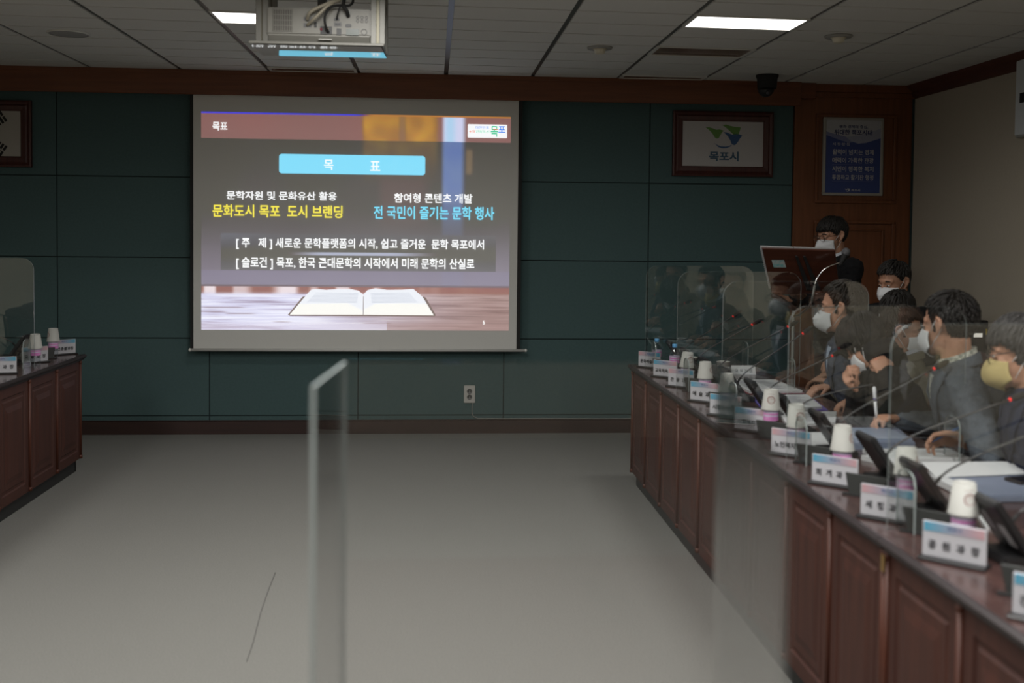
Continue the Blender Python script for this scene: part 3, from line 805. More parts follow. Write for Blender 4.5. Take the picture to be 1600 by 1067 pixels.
# ------------------------------------------------------------------ acrylic screens
def sheet(mb, pts, h0, h1, axis, T=None, face=None):
    """clear sheet with lighter polished edges"""
    ax = [0, 1, 2]; ax.remove(axis); p, q = ax
    lo, hi = [], []
    for (x, y) in pts:
        v = [0, 0, 0]; v[p] = x; v[q] = y; v[axis] = h0; lo.append(tuple(v)); v[axis] = h1; hi.append(tuple(v))
    k = len(pts)
    mb.add(lo+hi, [tuple(range(k-1, -1, -1)), tuple(range(k, 2*k))], face or ACRYL, T=T)
    mb.add(lo+hi, [(i, (i+1) % k, k+(i+1) % k, k+i) for i in range(k)], ACRYLE, T=T)
    return mb
def divider(x0, x1, y, label, ztop=1.36, tilt=0):
    t = thing('acrylic_divider', label, 'divider', ((x0+x1)/2, y, TZ), 0, 'clear acrylic desk dividers')
    w = (x1-x0)/2; h = ztop-TZ
    mb = sheet(MB(), rrect(-w, 0, w, h, .07, 8, (1, 1, 0, 0)), -.0025, .0025, 1)
    mb.build('sheet', t)
    for x in (-w+.050, w-.045):
        f = sheet(MB(), rrect(-.055, 0, .055, .165, .035, 2, (1, 1, 0, 0)), x, x+.005, 0)
        f.build('foot', t)
    return t
DV = [(-1.92, 1.362, 'clear acrylic divider on the right table, farthest from the camera'),
      (-2.74, 1.36, 'clear acrylic divider on the right table, second from the green wall'),
      (-3.60, 1.352, 'clear acrylic divider on the right table behind the head resting on a fist'),
      (-4.46, 1.305, 'clear acrylic divider on the right table in front of the grey tweed jacket'),
      (-5.30, 1.315, 'clear acrylic divider on the right table in front of the yellow mask')]
for (y, z, lab) in DV: divider(1.255, 1.905, y, lab, z)
divider(-2.93, -2.285, -1.86, 'clear acrylic divider on the left table at the left edge', 1.376)
divider(-2.93, -2.285, -2.72, 'clear acrylic divider on the left table beyond the view', 1.36)
# foreground three-sided screen, close to the camera and out of focus
t = thing('acrylic_partition', 'large blurred three-sided acrylic screen in the foreground', 'partition', (.17, -6.4, TZ))
h = 1.346-TZ
def wall_sheet(name, p0, p1, th=.004, edge=True):
    d = Vector((p1[0]-p0[0], p1[1]-p0[1], 0)); ln = d.length; d.normalize()
    T = Matrix.Translation((p0[0], p0[1], 0)) @ Matrix.Rotation(math.atan2(d.y, d.x), 4, 'Z')
    mb = sheet(MB(), [(0, 0), (ln, 0), (ln, h), (0, h)], -th/2, th/2, 1, T=T, face=ACRYLF) if edge else MB().box((0, -th/2, 0), (ln, th/2, h), ACRYLF, T=T)
    return mb.build(name, t)
wall_sheet('front_sheet', (-.306, 0), (.304, 0), .004, False)
wall_sheet('side_sheet', (-.311, -.002), (-.332, -.27), .006)
wall_sheet('side_sheet', (.300, -.004), (.143, -.814), .004, False)

# ------------------------------------------------------------------ nameplates
def band_mat(name, a, b):
    if name in MATS: return MATS[name]
    m, nt, p = new_mat(name); N, Lk = nt.nodes, nt.links
    tc = N.new('ShaderNodeTexCoord'); sx = N.new('ShaderNodeSeparateXYZ'); mr = N.new('ShaderNodeMapRange')
    mr.inputs[1].default_value = -.07; mr.inputs[2].default_value = .07
    mx = N.new('ShaderNodeMix'); mx.data_type = 'RGBA'; mx.inputs[6].default_value = a; mx.inputs[7].default_value = b
    Lk.new(tc.outputs['Object'], sx.inputs[0]); Lk.new(sx.outputs[0], mr.inputs[0]); Lk.new(mr.outputs[0], mx.inputs[0]); Lk.new(mx.outputs[2], p.inputs['Base Color'])
    p.inputs['Roughness'].default_value = .5
    MATS[name] = m; return m
NB, NP = (.07, .30, .44, 1), (.48, .29, .31, 1)
BAND1 = band_mat('band_blue_pink', NB, NP); BAND2 = band_mat('band_pink_blue', NP, NB)
PLATEW = mat('plate_white', (.47, .47, .50, 1), rough=.35, var=.02)
def nameplate(x, y, ang, txt, label, pinkfirst, L=.152, H=.088):
    t = thing('nameplate', label, 'nameplate', (x, y, TZ), R(ang), 'nameplates on the conference tables')
    MB().box((-.082, -.028, 0), (.082, .03, .008), BLACK).build('base', t, bevel=.002, seg=1)
    mb = MB().box((-L/2, -.004, .008), (L/2, .004, .008+H), PLATEW)
    mb.build('plate', t, bevel=.001, seg=1)
    b = MB().box((-L/2+.004, -.0052, .008+H-.024), (L/2-.004, -.0045, .008+H-.001), BAND2 if pinkfirst else BAND1)
    T = Matrix.Translation((0, -.0056, 0)) @ Matrix.Rotation(PI/2, 4, 'X')
    b.text('목포시', (-.016, .008+H-.016, .018, .008+H-.007), mat('band_text', (.06, .10, .22, 1)), T, .02)
    b.build('colour_band', t)
    n = len(txt.replace(' ', ''))
    w = .030*n/2+.008*(n-1)/2 if n <= 4 else .066
    w = min(w, .062)
    MB().text(txt.replace(' ', '  '), (-w, .028, w, .028+(.023 if n <= 4 else .022)), INK, T, .03).build('lettering', t)
    return t
NT = ['문화예술과장', '교육체육과장', '관 광 과 장', '예 술 과 장', '시립도서관장', '사회복지과장', '노인복지과장', '회 계 과 장', '세 정 과 장', '공 원 과 장', '건 축 과 장']
NL = ['white nameplate at the far end of the right table beside the first blue-capped bottle',
      'white nameplate on the right table beside the second blue-capped bottle',
      'white nameplate on the right table, third from the green wall',
      'white nameplate on the right table, fourth from the green wall',
      'white nameplate on the right table just left of the hazy acrylic reflection',
      'white nameplate with blue band seen through the hazy acrylic reflection',
      'white nameplate with pink band seen through the edge of the hazy acrylic reflection',
      'white nameplate with four letters directly right of the hazy acrylic screen',
      'white nameplate with pink-left band, third from the right frame edge',
      'white nameplate with four letters, large and blurred near the right frame edge',
      'white nameplate cut off by the right frame edge']
NY = [-1.855, -2.275, -2.65, -3.13, -3.52, -3.875, -4.345, -4.80, -5.21, -5.60, -6.01]
NX = [1.297, 1.30, 1.302, 1.303, 1.297, 1.307, 1.311, 1.300, 1.295, 1.295, 1.30]
PF = [1, 0, 1, 0, 0, 0, 1, 0, 1, 0, 0]
for k in range(11): nameplate(NX[k], NY[k], -43, NT[k], NL[k], PF[k])
nameplate(-2.338, -1.222, 42, '안전총괄과장', 'white nameplate at the far end of the left table', 1)
nameplate(-2.362, -1.640, 42, '교 통 과 장', 'white nameplate on the left table behind the nearer cup and bottle', 0)
nameplate(-2.362, -2.130, 14, '건 설 과 장', 'white nameplate on the left table at the left frame edge', 1)
# black stands standing between them
def stand(x, y, ang, label):
    t = thing('desk_stand', label, 'stand', (x, y, TZ), R(ang), 'black stands between the nameplates')
    vs = [(-.05, -.012, 0), (.05, -.012, 0), (.05, .03, 0), (-.05, .03, 0), (-.068, -.004, .068), (.066, -.004, .068), (.066, .004, .068), (-.068, .004, .068)]
    MB().add(vs, [(3, 2, 1, 0), (4, 5, 6, 7), (0, 1, 5, 4), (1, 2, 6, 5), (2, 3, 7, 6), (3, 0, 4, 7)], mat('stand_black', (.022, .024, .023, 1), rough=.45)).build('stand_body', t, bevel=.002, seg=1)
    MB().box((-.07, -.02, 0), (.07, -.006, .006), SOFTBLACK).build('lip', t)
ORD = ['first', 'second', 'third', 'fourth', 'fifth', 'sixth', 'seventh', 'eighth', 'ninth', 'tenth']
for k in range(10):
    stand(1.345, NY[k]-.145 if k < 9 else -5.86, -43, 'black wedge stand on the right table, %s counted from the green wall' % ORD[k])
stand(-2.375, -1.45, 42, 'black wedge stand on the left table in front of the farther bottle')

# ------------------------------------------------------------------ bottles and paper cups
PET = pane('bottle_clear', (.93, .95, .96), 1.4, .07)
CAPB = mat('cap_blue', (.11, .36, .66, 1), rough=.35)
LABP = mat('label_pink', (.52, .16, .42, 1), rough=.4, c2=(.62, .34, .55, 1), scale=18)
LABW = mat('label_pale', (.50, .45, .58, 1), rough=.4)
WATER = pane('water', (.95, .965, .97), 1.2, .02)
def bottle(x, y, label):
    t = thing('water_bottle', label, 'bottle', (x, y, TZ), random.uniform(0, 6), 'small water bottles')
    prof = [(.0, .004), (.022, 0), (.028, .003), (.0295, .010), (.0275, .018), (.0295, .026), (.0275, .034), (.0295, .042), (.0275, .050), (.0295, .056), (.0295, .098), (.027, .110), (.019, .132), (.0135, .142), (.0125, .148), (.0125, .153)]
    MB().lathe(prof, PET, n=20).build('bottle_body', t)
    MB().lathe([(0, .005), (.026, .005), (.0265, .05), (.0275, .09), (.0, .09)], WATER, n=20).build('water', t)
    MB().lathe([(.0302, .057), (.0302, .074)], LABP, n=24, closed=False).lathe([(.0302, .074), (.0302, .097)], LABW, n=24, closed=False).lathe([(.0304, .080), (.0304, .088)], LABP, n=24, closed=False).build('bottle_label', t)
    MB().lathe([(.0138, .145), (.0145, .147), (.0145, .162), (.013, .165), (0, .165)], CAPB, n=20).build('cap', t)
    return t
def cup(x, y, z, label, rot=0, up=False, tilt=(0, 0)):
    t = thing('paper_cup', label, 'cup', (x, y, z), 0, 'white paper cups')
    t.rotation_euler = (tilt[0], tilt[1], R(rot))
    r0, r1, hh = .0375, .0275, .082
    if up:
        prof = [(0, .004), (r1, .004), (r1, 0), (r1+.0005, 0), (r0, hh-.003), (r0+.002, hh-.001), (r0, hh), (r0-.0015, hh-.002), (r1-.001, .006), (0, .006)]
    else:
        prof = [(r0-.002, .002), (r0+.001, 0), (r0+.003, .0015), (r0+.0005, .004), (r1, hh), (r1-.002, hh), (r1-.002, hh-.004), (0, hh-.004)]
    MB().lathe(prof, CUPW, n=32, closed=False).build('cup_body', t)
    # round print on its side
    mb = MB()
    zc = hh*.52
    def surf(a, b):  # a along the wall, b up
        z = zc+b; r = (lerp(r0, r1, z/hh) if not up else lerp(r1, r0, z/hh))+.0006
        return (r*math.sin(a/r), -r*math.cos(a/r), z)
    def ring(ra, rb, n=28, a0=0, a1=360, dx=0, dz=0):
        vs = []; fs = []
        for k in range(n+1):
            g = R(a0+(a1-a0)*k/n)
            vs += [surf(dx+ra*math.cos(g), dz+ra*math.sin(g)), surf(dx+rb*math.cos(g), dz+rb*math.sin(g))]
        for k in range(n): fs.append((2*k, 2*k+1, 2*k+3, 2*k+2))
        mb.add(vs, fs, CUPLOGO)
    ring(.0128, .0160); ring(.0080, .0092, 20, 20, 330); ring(.0040, .0052, 14, 0, 200, .001, -.001)
    for k in range(7): ring(.0002, .0012, 6, 0, 360, -.012+.004*k, .024)
    mb.build('cup_print', t)
    return t
CU = [(1.342, -2.599, 20, 'white paper cup upside down on a bottle, farthest cup on the right table'),
      (1.335, -3.012, 55, 'white paper cup upside down on a bottle, second cup from the green wall'),
      (1.325, -3.435, -62, 'white paper cup upside down on a bottle at the edge of the hazy acrylic reflection'),
      (1.372, -3.92, -18, 'white paper cup upside down in front of the open papers beside the hazy reflection'),
      (1.352, -4.287, 8, 'white paper cup with red ring print seen through the acrylic foot'),
      (1.356, -4.717, 48, 'white paper cup upside down in front of the blue folder'),
      (1.414, -5.074, 58, 'tilted white paper cup upside down in front of the white sheet'),
      (1.364, -5.51, 0, 'largest white paper cup with round print near the right frame edge')]
BU = ['the farthest upside-down cup of the right table', 'the second upside-down cup from the green wall on the right', 'the cup at the edge of the hazy reflection', 'the cup in front of the open papers',
      'the red-printed cup behind the acrylic foot', 'the cup in front of the blue folder', 'the tilted cup on the right table', 'the largest cup near the right edge']
for i, (x, y, rot, lab) in enumerate(CU):
    bottle(x, y, 'pink-labelled water bottle under '+BU[i])
    tl = {6: (R(-3), R(7)), 4: (R(2), R(-4)), 0: (R(0), R(5))}.get(i, (0, 0))
    cup(x, y, TZ+.0995, lab, rot, tilt=tl)
bottle(1.364, -1.581-.16, 'blue-capped water bottle at the far end of the right table')
bottle(1.404, -2.05, 'blue-capped water bottle second from the green wall on the right table')
cup(1.654, -2.19, TZ, 'upright white paper cup on the far part of the right table', 90, up=True)
cup(1.52, -1.98, TZ, 'upright white paper cup behind the second blue-capped bottle', 0, up=True)
bottle(-2.325, -1.733, 'pink-labelled water bottle under the nearer cup on the left table')
cup(-2.325, -1.733, TZ+.0995, 'white paper cup upside down on the nearer bottle of the left table', -75, tilt=(0, R(5)))
bottle(-2.351, -1.366, 'pink-labelled water bottle under the farther cup on the left table')
cup(-2.351, -1.366, TZ+.0995, 'white paper cup upside down on the farther bottle of the left table', -48)

# ------------------------------------------------------------------ conference microphones
NECK = mat('neck_grey', (.055, .055, .057, 1), rough=.35, metal=.4); FOAM = mat('foam', (.018, .016, .016, 1), rough=.95, bump=.8, bscale=900)
def bez(p0, p1, p2, p3, n=16):
    out = []
    for i in range(n+1):
        s_ = i/n; a = 1-s_
        out.append(Vector(p0)*a**3+Vector(p1)*3*a*a*s_+Vector(p2)*3*a*s_*s_+Vector(p3)*s_**3)
    return out
def mic(x, y, s, ring, label, lab2=False, short=1):
    """s=+1: the speaker sits on the +x side; ring = (dx, z) of the red ring"""
    t = thing('conference_microphone', label, 'microphone', (x, y, TZ), 0 if s > 0 else PI, 'gooseneck conference microphones')
    MB().box((-.045, -.065, 0), (.075, .065, .022), BLACK).build('base', t, bevel=.004)
    # leaning panel of the unit
    d = Vector((-.105, 0, .15)); nrm = Vector((.15, 0, .105)).normalized()*.022
    a0 = Vector((.045, 0, .015)); vs = []
    for q in (a0, a0+d):
        for w in (-.07, .07):
            for m_ in (0, 1): vs.append(tuple(q+Vector((0, w, 0))-nrm*m_))
    MB().add(vs, [(0, 2, 3, 1), (4, 5, 7, 6), (0, 1, 5, 4), (2, 6, 7, 3), (0, 4, 6, 2), (1, 3, 7, 5)], BLACK).build('panel', t, bevel=.005)
    R0 = Vector((ring[0], 0, ring[1]))
    S0 = Vector((-.005, .0, .035)); 
    P = bez(S0, S0+Vector((.0, 0, .10)), S0+Vector((.075, 0, .115)), R0, 22)
    k = 7
    MB().tube(P[:k+1], .0055, SOFTBLACK, n=8).build('flexible_neck', t)
    MB().tube(P[k:], .0036, NECK, n=8).build('neck', t)
    dr = (P[-1]-P[-2]).normalized()
    MB().tube([R0, R0+dr*.012], .0062, REDLED, n=12).build('light_ring', t)
    MB().tube([R0+dr*.012, R0+dr*.02, R0+dr*.05, R0+dr*.062], [.008, .0115, .0115, .007], FOAM, n=12, cap='round').build('foam_head', t)
    if lab2:
        for (w0, w1, q0, q1) in ((-.05, -.012, .25, .62), (.015, .05, .45, .78)):
            vs = [tuple(a0+d*q+Vector((0, w, 0))-nrm*1.03) for q in (q0, q1) for w in (w0, w1)]
            o = MB().add(vs, [(0, 1, 3, 2)], PAPER).build('sticker', t); o['label'] = 'white sticker'
    return t
MX = 1.44
MR = [(1.797, 1.056), (1.80, 1.039), (1.866, 1.066), (1.802, 1.069), (1.789, 1.01), (1.878, .955), (1.859, 1.06), (1.901, 1.017), (1.90, 1.03), (1.90, 1.03)]
ML_ = ['gooseneck microphone farthest along the right table', 'gooseneck microphone second from the green wall on the right table', 'gooseneck microphone third from the green wall on the right table',
       'gooseneck microphone fourth from the green wall on the right table', 'gooseneck microphone in front of the blue-grey jacket and glasses', 'gooseneck microphone pointing below the head resting on a fist',
       'gooseneck microphone in front of the grey tweed jacket', 'gooseneck microphone in front of the yellow mask', 'gooseneck microphone whose neck leaves the right frame edge behind the tilted cup', 'gooseneck microphone at the right frame edge with white stickers on its black unit']
MYY = [-1.99, -2.30, -2.80, -3.22, -3.70, -4.05, -4.53, -4.90, -5.42]
for k in range(10):
    y = [-1.86, -2.235, -2.65, -3.06, -3.48, -3.89, -4.31, -4.76, -5.16, -5.57][k]
    mic(MX+.04 if k < 8 else MX+.01, y, 1, (MR[k][0]-MX-.04, MR[k][1]-TZ), ML_[k], lab2=(k == 9))
mic(-2.50, -1.55, -1, (.42, .21), 'thin black gooseneck microphone on the left table before the green wall')
mic(-2.50, -2.05, -1, (.42, .22), 'black gooseneck microphone at the left frame edge on the left table')
mic(-2.50, -2.95, -1, (.42, .22), 'gooseneck microphone on the left table outside the view')

# ------------------------------------------------------------------ papers and small things on the right table
def sheetstack(name, label, cat, quad, th, m=PAPER, lines=0, z=TZ, lift=None, cols=1, group=None):
    """a paper with its corners (far-left, far-right, near-right, near-left) on the table"""
    cx = sum(q[0] for q in quad)/4; cy = sum(q[1] for q in quad)/4
    t = thing(name, label, cat, (cx, cy, z), 0, group)
    Q_ = [Vector((q[0]-cx, q[1]-cy, 0)) for q in quad]
    lf = lift or (0, 0, 0, 0)
    vs = [tuple(v) for v in Q_]+[(v.x, v.y, th+l) for v, l in zip(Q_, lf)]
    mb = MB().add(vs, [(3, 2, 1, 0), (4, 5, 6, 7), (0, 1, 5, 4), (1, 2, 6, 5), (2, 3, 7, 6), (3, 0, 4, 7)], m)
    mb.build('sheets', t)
    if lines:
        ln = MB(); G = mat('print_grey', (.30, .30, .33, 1), rough=.8)
        A, B, C_, D_ = [Vector(v) for v in vs[4:]]
        pt = lambda a, b: A*(1-a)*(1-b)+B*a*(1-b)+C_*a*b+D_*(1-a)*b+Vector((0, 0, .0008))
        for c_ in range(cols):
            for i in range(lines):
                b = .12+.76*i/lines; a0 = .08+(.84/cols)*c_; a1 = a0+.84/cols*(.55+.4*random.random())-.03
                ln.add([pt(a0, b), pt(a1, b), pt(a1, b+.32/lines), pt(a0, b+.32/lines)], [(0, 3, 2, 1)], G)
        ln.build('print', t)
    return t
BLUEC = mat('folder_blue', (.19, .225, .31, 1), rough=.4); BLUE2 = mat('folder_light', (.27, .32, .41, 1), rough=.4); REDC = mat('cover_red', (.18, .03, .04, 1), rough=.5); PURP = mat('cover_purple', (.10, .08, .34, 1), rough=.5)
t = sheetstack('open_booklet', 'open white printed booklet in front of the blue-grey jacket', 'booklet', [(1.60, -2.46), (1.87, -2.46), (1.88, -2.86), (1.60, -2.88)], .016, lines=12, cols=2)
MB().box((-.15, -.215, 0), (.15, .21, .004), REDC).build('cover', t)['label'] = 'dark red cover'
t = sheetstack('open_booklet', 'open white printed booklet on a purple cover in front of the fist', 'booklet', [(1.585, -3.02), (1.86, -2.99), (1.80, -3.35), (1.535, -3.42)], .016, lines=12, cols=2)
MB().box((-.15, -.16, 0), (.15, .19, .004), PURP, T=Matrix.Rotation(R(-9), 4, 'Z')).build('cover', t)['label'] = 'purple cover'
sheetstack('printed_sheets', 'white printed sheets below the open booklet behind the cup', 'paper', [(1.56, -3.46), (1.83, -3.45), (1.72, -3.72), (1.49, -3.78)], .010, lines=8)
t = sheetstack('blue_folder', 'blue folder under the hand holding a white pen', 'folder', [(1.60, -3.93), (1.90, -3.93), (1.83, -4.24), (1.57, -4.24)], .026, m=BLUEC)
MB().box((-.10, -.10, .026), (.12, .135, .030), BLUE2).build('top_cover', t)
MB().box((-.13, -.15, .0), (.11, .14, .004), REDC).build('back_cover', t)
sheetstack('white_notepad', 'white notepad left of the blue folder behind a paper cup', 'paper', [(1.47, -3.99), (1.585, -3.98), (1.55, -4.25), (1.42, -4.26)], .018)
sheetstack('white_sheet', 'white sheets under the hand holding a blue pen', 'paper', [(1.60, -4.30), (1.93, -4.30), (1.93, -4.47), (1.62, -4.50)], .016, lift=(.0, .0, .0, .0))
t = sheetstack('small_notebook', 'small dark notebook with pale pages beside the tilted paper cup', 'notebook', [(1.545, -4.42), (1.595, -4.42), (1.69, -4.56), (1.63, -4.58)], .018, m=PAPER)
t2 = thing('blue_folder', 'blue folder with white papers at the right frame edge', 'folder', (1.85, -4.86, TZ), R(0))
MB().box((-.20, -.17, 0), (.16, .16, .022), BLUEC).build('folder_cover', t2, bevel=.004)
MB().add([(-.21, .06, .024), (.17, .10, .026), (.17, .19, .045), (-.20, .19, .045), (-.21, .06, .026), (.17, .10, .028), (.17, .19, .047), (-.20, .19, .047)], [(3, 2, 1, 0), (4, 5, 6, 7), (0, 1, 5, 4), (1, 2, 6, 5), (2, 3, 7, 6), (3, 0, 4, 7)], PAPER).build('papers', t2)
MB().box((-.215, -.16, .004), (-.17, .16, .024), PAPER).build('loose_sheet', t2)
t = thing('mobile_phone', 'black mobile phone lying on the blue folder at the right frame edge', 'phone', (1.93, -4.85, TZ+.022), R(-78))
MB().rbox((-.038, -.075, 0), (.038, .075, .010), BLACK, r=.010).build('phone_body', t, bevel=.002)
MB().rbox((-.034, -.070, .010), (.034, .070, .0108), mat('phone_screen', (.01, .01, .012, 1), rough=.08), r=.007).build('phone_display', t)
sheetstack('white_sheet', 'white paper corner behind the largest paper cup', 'paper', [(1.60, -5.10), (1.67, -5.10), (1.61, -5.31), (1.535, -5.31)], .008)
sheetstack('white_sheet', 'white paper at the right frame edge behind the microphone unit', 'paper', [(1.78, -5.10), (1.95, -5.10), (1.95, -5.35), (1.75, -5.35)], .008)
t = thing('card_sign', 'small white card sign standing behind the upright paper cup', 'card', (1.79, -2.14, TZ), R(-2))
MB().add([(-.07, 0, 0), (.07, 0, 0), (.07, .02, .05), (-.07, .02, .05), (-.07, .04, 0), (.07, .04, 0)], [(0, 1, 2, 3), (3, 2, 5, 4), (0, 4, 5, 1)], PAPER).build('card', t)
MB().text('교 육 지 원', (-.05, .012, .05, .032), INK, Matrix.Translation((0, -.0006, 0)) @ Matrix.Rotation(R(68), 4, 'X'), .01).build('lettering', t)

# ------------------------------------------------------------------ lectern, its microphone, monitor
t = thing('lectern', 'tilted wooden lectern board on a silver pole in front of the standing speaker', 'lectern', (2.27, -1.6, 0))
BRD = wood('lectern_wood', (.055, .018, .011, 1), (.08, .026, .015, 1), rough=.35, axis=0, coat=.1)
O = lambda x, y, z: (x-2.27, y+1.6, z)
TLc, TRc, BLc, BRc = Vector(O(2.024, -1.70, 1.464)), Vector(O(2.486, -1.70, 1.456)), Vector(O(2.142, -1.55, 1.170)), Vector(O(2.578, -1.55, 1.186))
nb_ = (TRc-TLc).cross(BLc-TLc).normalized()
if nb_.y < 0: nb_ = -nb_
def slab(mb, q, o0, o1, m):
    vs = [tuple(v+nb_*o0) for v in q]+[tuple(v+nb_*o1) for v in q]
    return mb.add(vs, [(3, 2, 1, 0), (4, 5, 6, 7), (0, 1, 5, 4), (1, 2, 6, 5), (2, 3, 7, 6), (3, 0, 4, 7)], m)
slab(MB(), [TLc, TRc, BRc, BLc], 0, .018, BRD).build('board', t, bevel=.002, seg=1)
ux = (TRc-TLc).normalized(); uz = (TLc-BLc).normalized()
mb = slab(MB(), [TLc-ux*.007+uz*.010, TLc+ux*.20+uz*.007, BLc+ux*.19+uz*.02, BLc-ux*.006+uz*.04], .0185, .024, PAPER)
slab(mb, [TLc+ux*.205+uz*.008, TRc-ux*.005+uz*.009, BRc-ux*.02+uz*.03, BLc+ux*.20+uz*.03], .0185, .023, PAPER)
p_ = mb.build('reading_sheets', t); p_['label'] = 'white sheets on the far side of the board'
# spiral edge along the left
mb = MB()
for k in range(22):
    p0 = TLc-ux*.008+(BLc-TLc)*(k+.5)/22*.9
    mb.tube([p0+nb_*.016, p0-ux*.004+nb_*.02, p0+nb_*.026], .0016, PAPER, n=5)
mb.build('ring_binding', t)
for (x0, x1) in ((.205, .245), (.255, .30)):
    a = TLc+ux*x0-uz*.045; b = TLc+ux*x1-uz*.30
    w0, w1 = .008, .018
    q = [a-ux*w0, a+ux*w0, b+ux*w1, b-ux*w1]
    slab(MB(), q, -.012, -.0005, SOFTBLACK).build('bracket', t)
st = slab(MB(), [TLc+ux*.042-uz*.082, TLc+ux*.122-uz*.080, TLc+ux*.126-uz*.135, TLc+ux*.046-uz*.137], -.0012, -.0003, mat('sticker_print', (.46, .48, .47, 1), rough=.5, c2=(.12, .42, .44, 1), scale=38)).build('sticker', t)
st['label'] = 'white and turquoise sticker'
MB().tube([O(2.145, -1.56, 1.165), O(2.19, -1.565, 1.145), O(2.275, -1.57, 1.085)], [(.018, .024), (.018, .024), (.016, .018)], BLACK, n=10, cap='round').build('tilt_arm', t)
MB().tube([O(2.272, -1.57, .03), O(2.272, -1.57, 1.09)], .0105, STEEL, n=14).build('pole', t)
MB().lathe([(0, .03), (.05, .03), (.19, .012), (.20, .004), (.20, 0), (0, 0)], BLACK, c=O(2.272, -1.57, 0), n=32).build('foot', t)
t = thing('podium_microphone', 'silver gooseneck microphone with dark head clipped at the lectern', 'microphone', (2.33, -1.72, 1.14))
O = lambda x, y, z: (x-2.33, y+1.72, z-1.14)
MB().tube([O(2.335, -1.72, 1.135), O(2.352, -1.72, 1.24)], .0085, STEEL, n=12).build('sleeve', t)
MB().tube(bez(O(2.352, -1.72, 1.24), O(2.362, -1.72, 1.31), O(2.42, -1.72, 1.365), O(2.515, -1.72, 1.383), 20), .0045, CHROME, n=8).build('gooseneck', t)
MB().tube([O(2.512, -1.72, 1.372), O(2.528, -1.72, 1.405), O(2.54, -1.72, 1.43)], [.012, .016, .021], SOFTBLACK, n=14, cap='round').build('handle', t)
MB().ball(O(2.546, -1.72, 1.448), (.026, .026, .028), mat('mic_grille', (.16, .16, .17, 1), rough=.5, metal=.6, bump=.9, bscale=600)).build('grille', t)
MB().tube([O(2.335, -1.72, 1.14), O(2.32, -1.70, 1.10), O(2.29, -1.63, 1.05), O(2.275, -1.588, 1.04)], .008, BLACK, n=8).build('clamp', t)
t = thing('monitor_screen', 'black monitor with cyan lettering standing before the cream wall', 'monitor', (3.475, -1.45, .66))
MB().rbox((-.13, 0, .015), (.145, .05, .345), BLACK, r=.012, axis=1).build('casing', t, bevel=.004)
MB().box((-.115, -.002, .035), (.115, -.0005, .33), mat('monitor_dark', (.012, .012, .014, 1), rough=.2)).build('display', t)
mb = MB(); TD = Matrix.Translation((0, -.003, 0)) @ Matrix.Rotation(PI/2, 4, 'X')
CY = emis('screen_cyan', (.05, .42, .75, 1), .55); WH = emis('screen_white', (.8, .75, .65, 1), .55)
mb.box((.045, -.0035, .235), (.105, -.0028, .262), WH).text('시작', (.03, .135, .06, .155), WH, TD, .02).text('행사', (.055, .108, .10, .132), CY, TD, .03).text('문학', (-.02, .108, .035, .132), CY, TD, .03).text('로', (.05, .055, .07, .075), WH, TD, .03)
mb.build('screen_letters', t)
MB().box((.128, -.003, .25), (.138, -.0005, .29), mat('sticker_yellow', (.5, .38, .04, 1))).build('sticker', t)
MB().box((-.09, -.03, 0), (.09, .09, .014), BLACK).box((-.03, .02, .01), (.03, .045, .06), BLACK).build('stand', t)
t = thing('side_cabinet', 'low dark wooden cabinet under the monitor by the cream wall', 'cabinet', (3.46, -1.40, 0))
MB().box((-.26, -.20, .0), (.255, .22, .64), TABLEW).build('body', t, bevel=.004)
MB().box((-.27, -.215, .64), (.262, .23, .66), TOPW).build('top', t, bevel=.003)
for x in (-.25, .003):
    dd = MB().box((x, -.212, .05), (x+.243, -.2005, .62), TABLEW).build('door', t, bevel=.003)
    MB().tube([(x+(.215 if x < 0 else .028), -.224, .36), (x+(.215 if x < 0 else .028), -.224, .44)], .005, BRASS, n=8).build('handle', dd)
# chairs
CHW = wood('chair_wood', (.10, .045, .018, 1), (.14, .06, .025, 1), rough=.35, axis=2); CHF = mat('chair_cloth', (.035, .012, .012, 1), rough=.8, bump=.4, bscale=400)
def chair(x, y, yaw, label, back=.86, grp='dark conference chairs'):
    t = thing('conference_chair', label, 'chair', (x, y, 0), R(yaw), grp)
    MB().rbox((-.21, -.22, .40), (.23, .22, .46), CHF, r=.05).build('seat', t, bevel=.012)
    MB().tube([(-.215, 0, .50), (-.25, 0, .68), (-.285, 0, back)], [(.20, .022), (.205, .024), (.18, .02)], CHF, n=20, side=(0, 1, 0), cap='round').build('backrest', t)
    for (lx, ly) in ((.19, .19), (.19, -.19), (-.19, .19), (-.19, -.19)):
        MB().tube([(lx, ly, .40), (lx*1.08, ly*1.06, 0)], [.02, .014], CHW, n=8).build('leg', t)
    for ly in (.205, -.205):
        MB().tube([(-.2, ly, .41), (-.25, ly, .66), (-.275, ly, back-.03)], .014, CHW, n=8).build('back_post', t)
    return t
chair(3.20, -2.95, 215, 'empty wooden chair with rounded back before the cream wall', .95, None)
# ------------------------------------------------------------------ people
SKIN = {}
def skin(k, c):
    return mat('skin_'+k, c, rough=.5, var=.08, scale=25, spec=.35)
S1 = skin('a', (.44, .235, .155, 1)); S2 = skin('b', (.34, .18, .115, 1)); S3 = skin('c', (.48, .27, .18, 1))
def hairmat(k, c, c2): return mat('hair_'+k, c, rough=.5, scale=30, c2=c2, stretch=(3, 3, 1), spec=.22)
HB = hairmat('black', (.008, .007, .0065, 1), (.016, .014, .012, 1)); HG = hairmat('greying', (.022, .021, .020, 1), (.075, .072, .07, 1)); HR = hairmat('brown', (.014, .011, .009, 1), (.03, .024, .018, 1))
MASKW = mat('mask_white', (.55, .565, .58, 1), rough=.85, var=.03, bump=.15, bscale=300); MASKY = mat('mask_yellow', (.46, .37, .16, 1), rough=.85, var=.03)
STRAP = mat('mask_strap', (.5, .5, .5, 1), rough=.8)
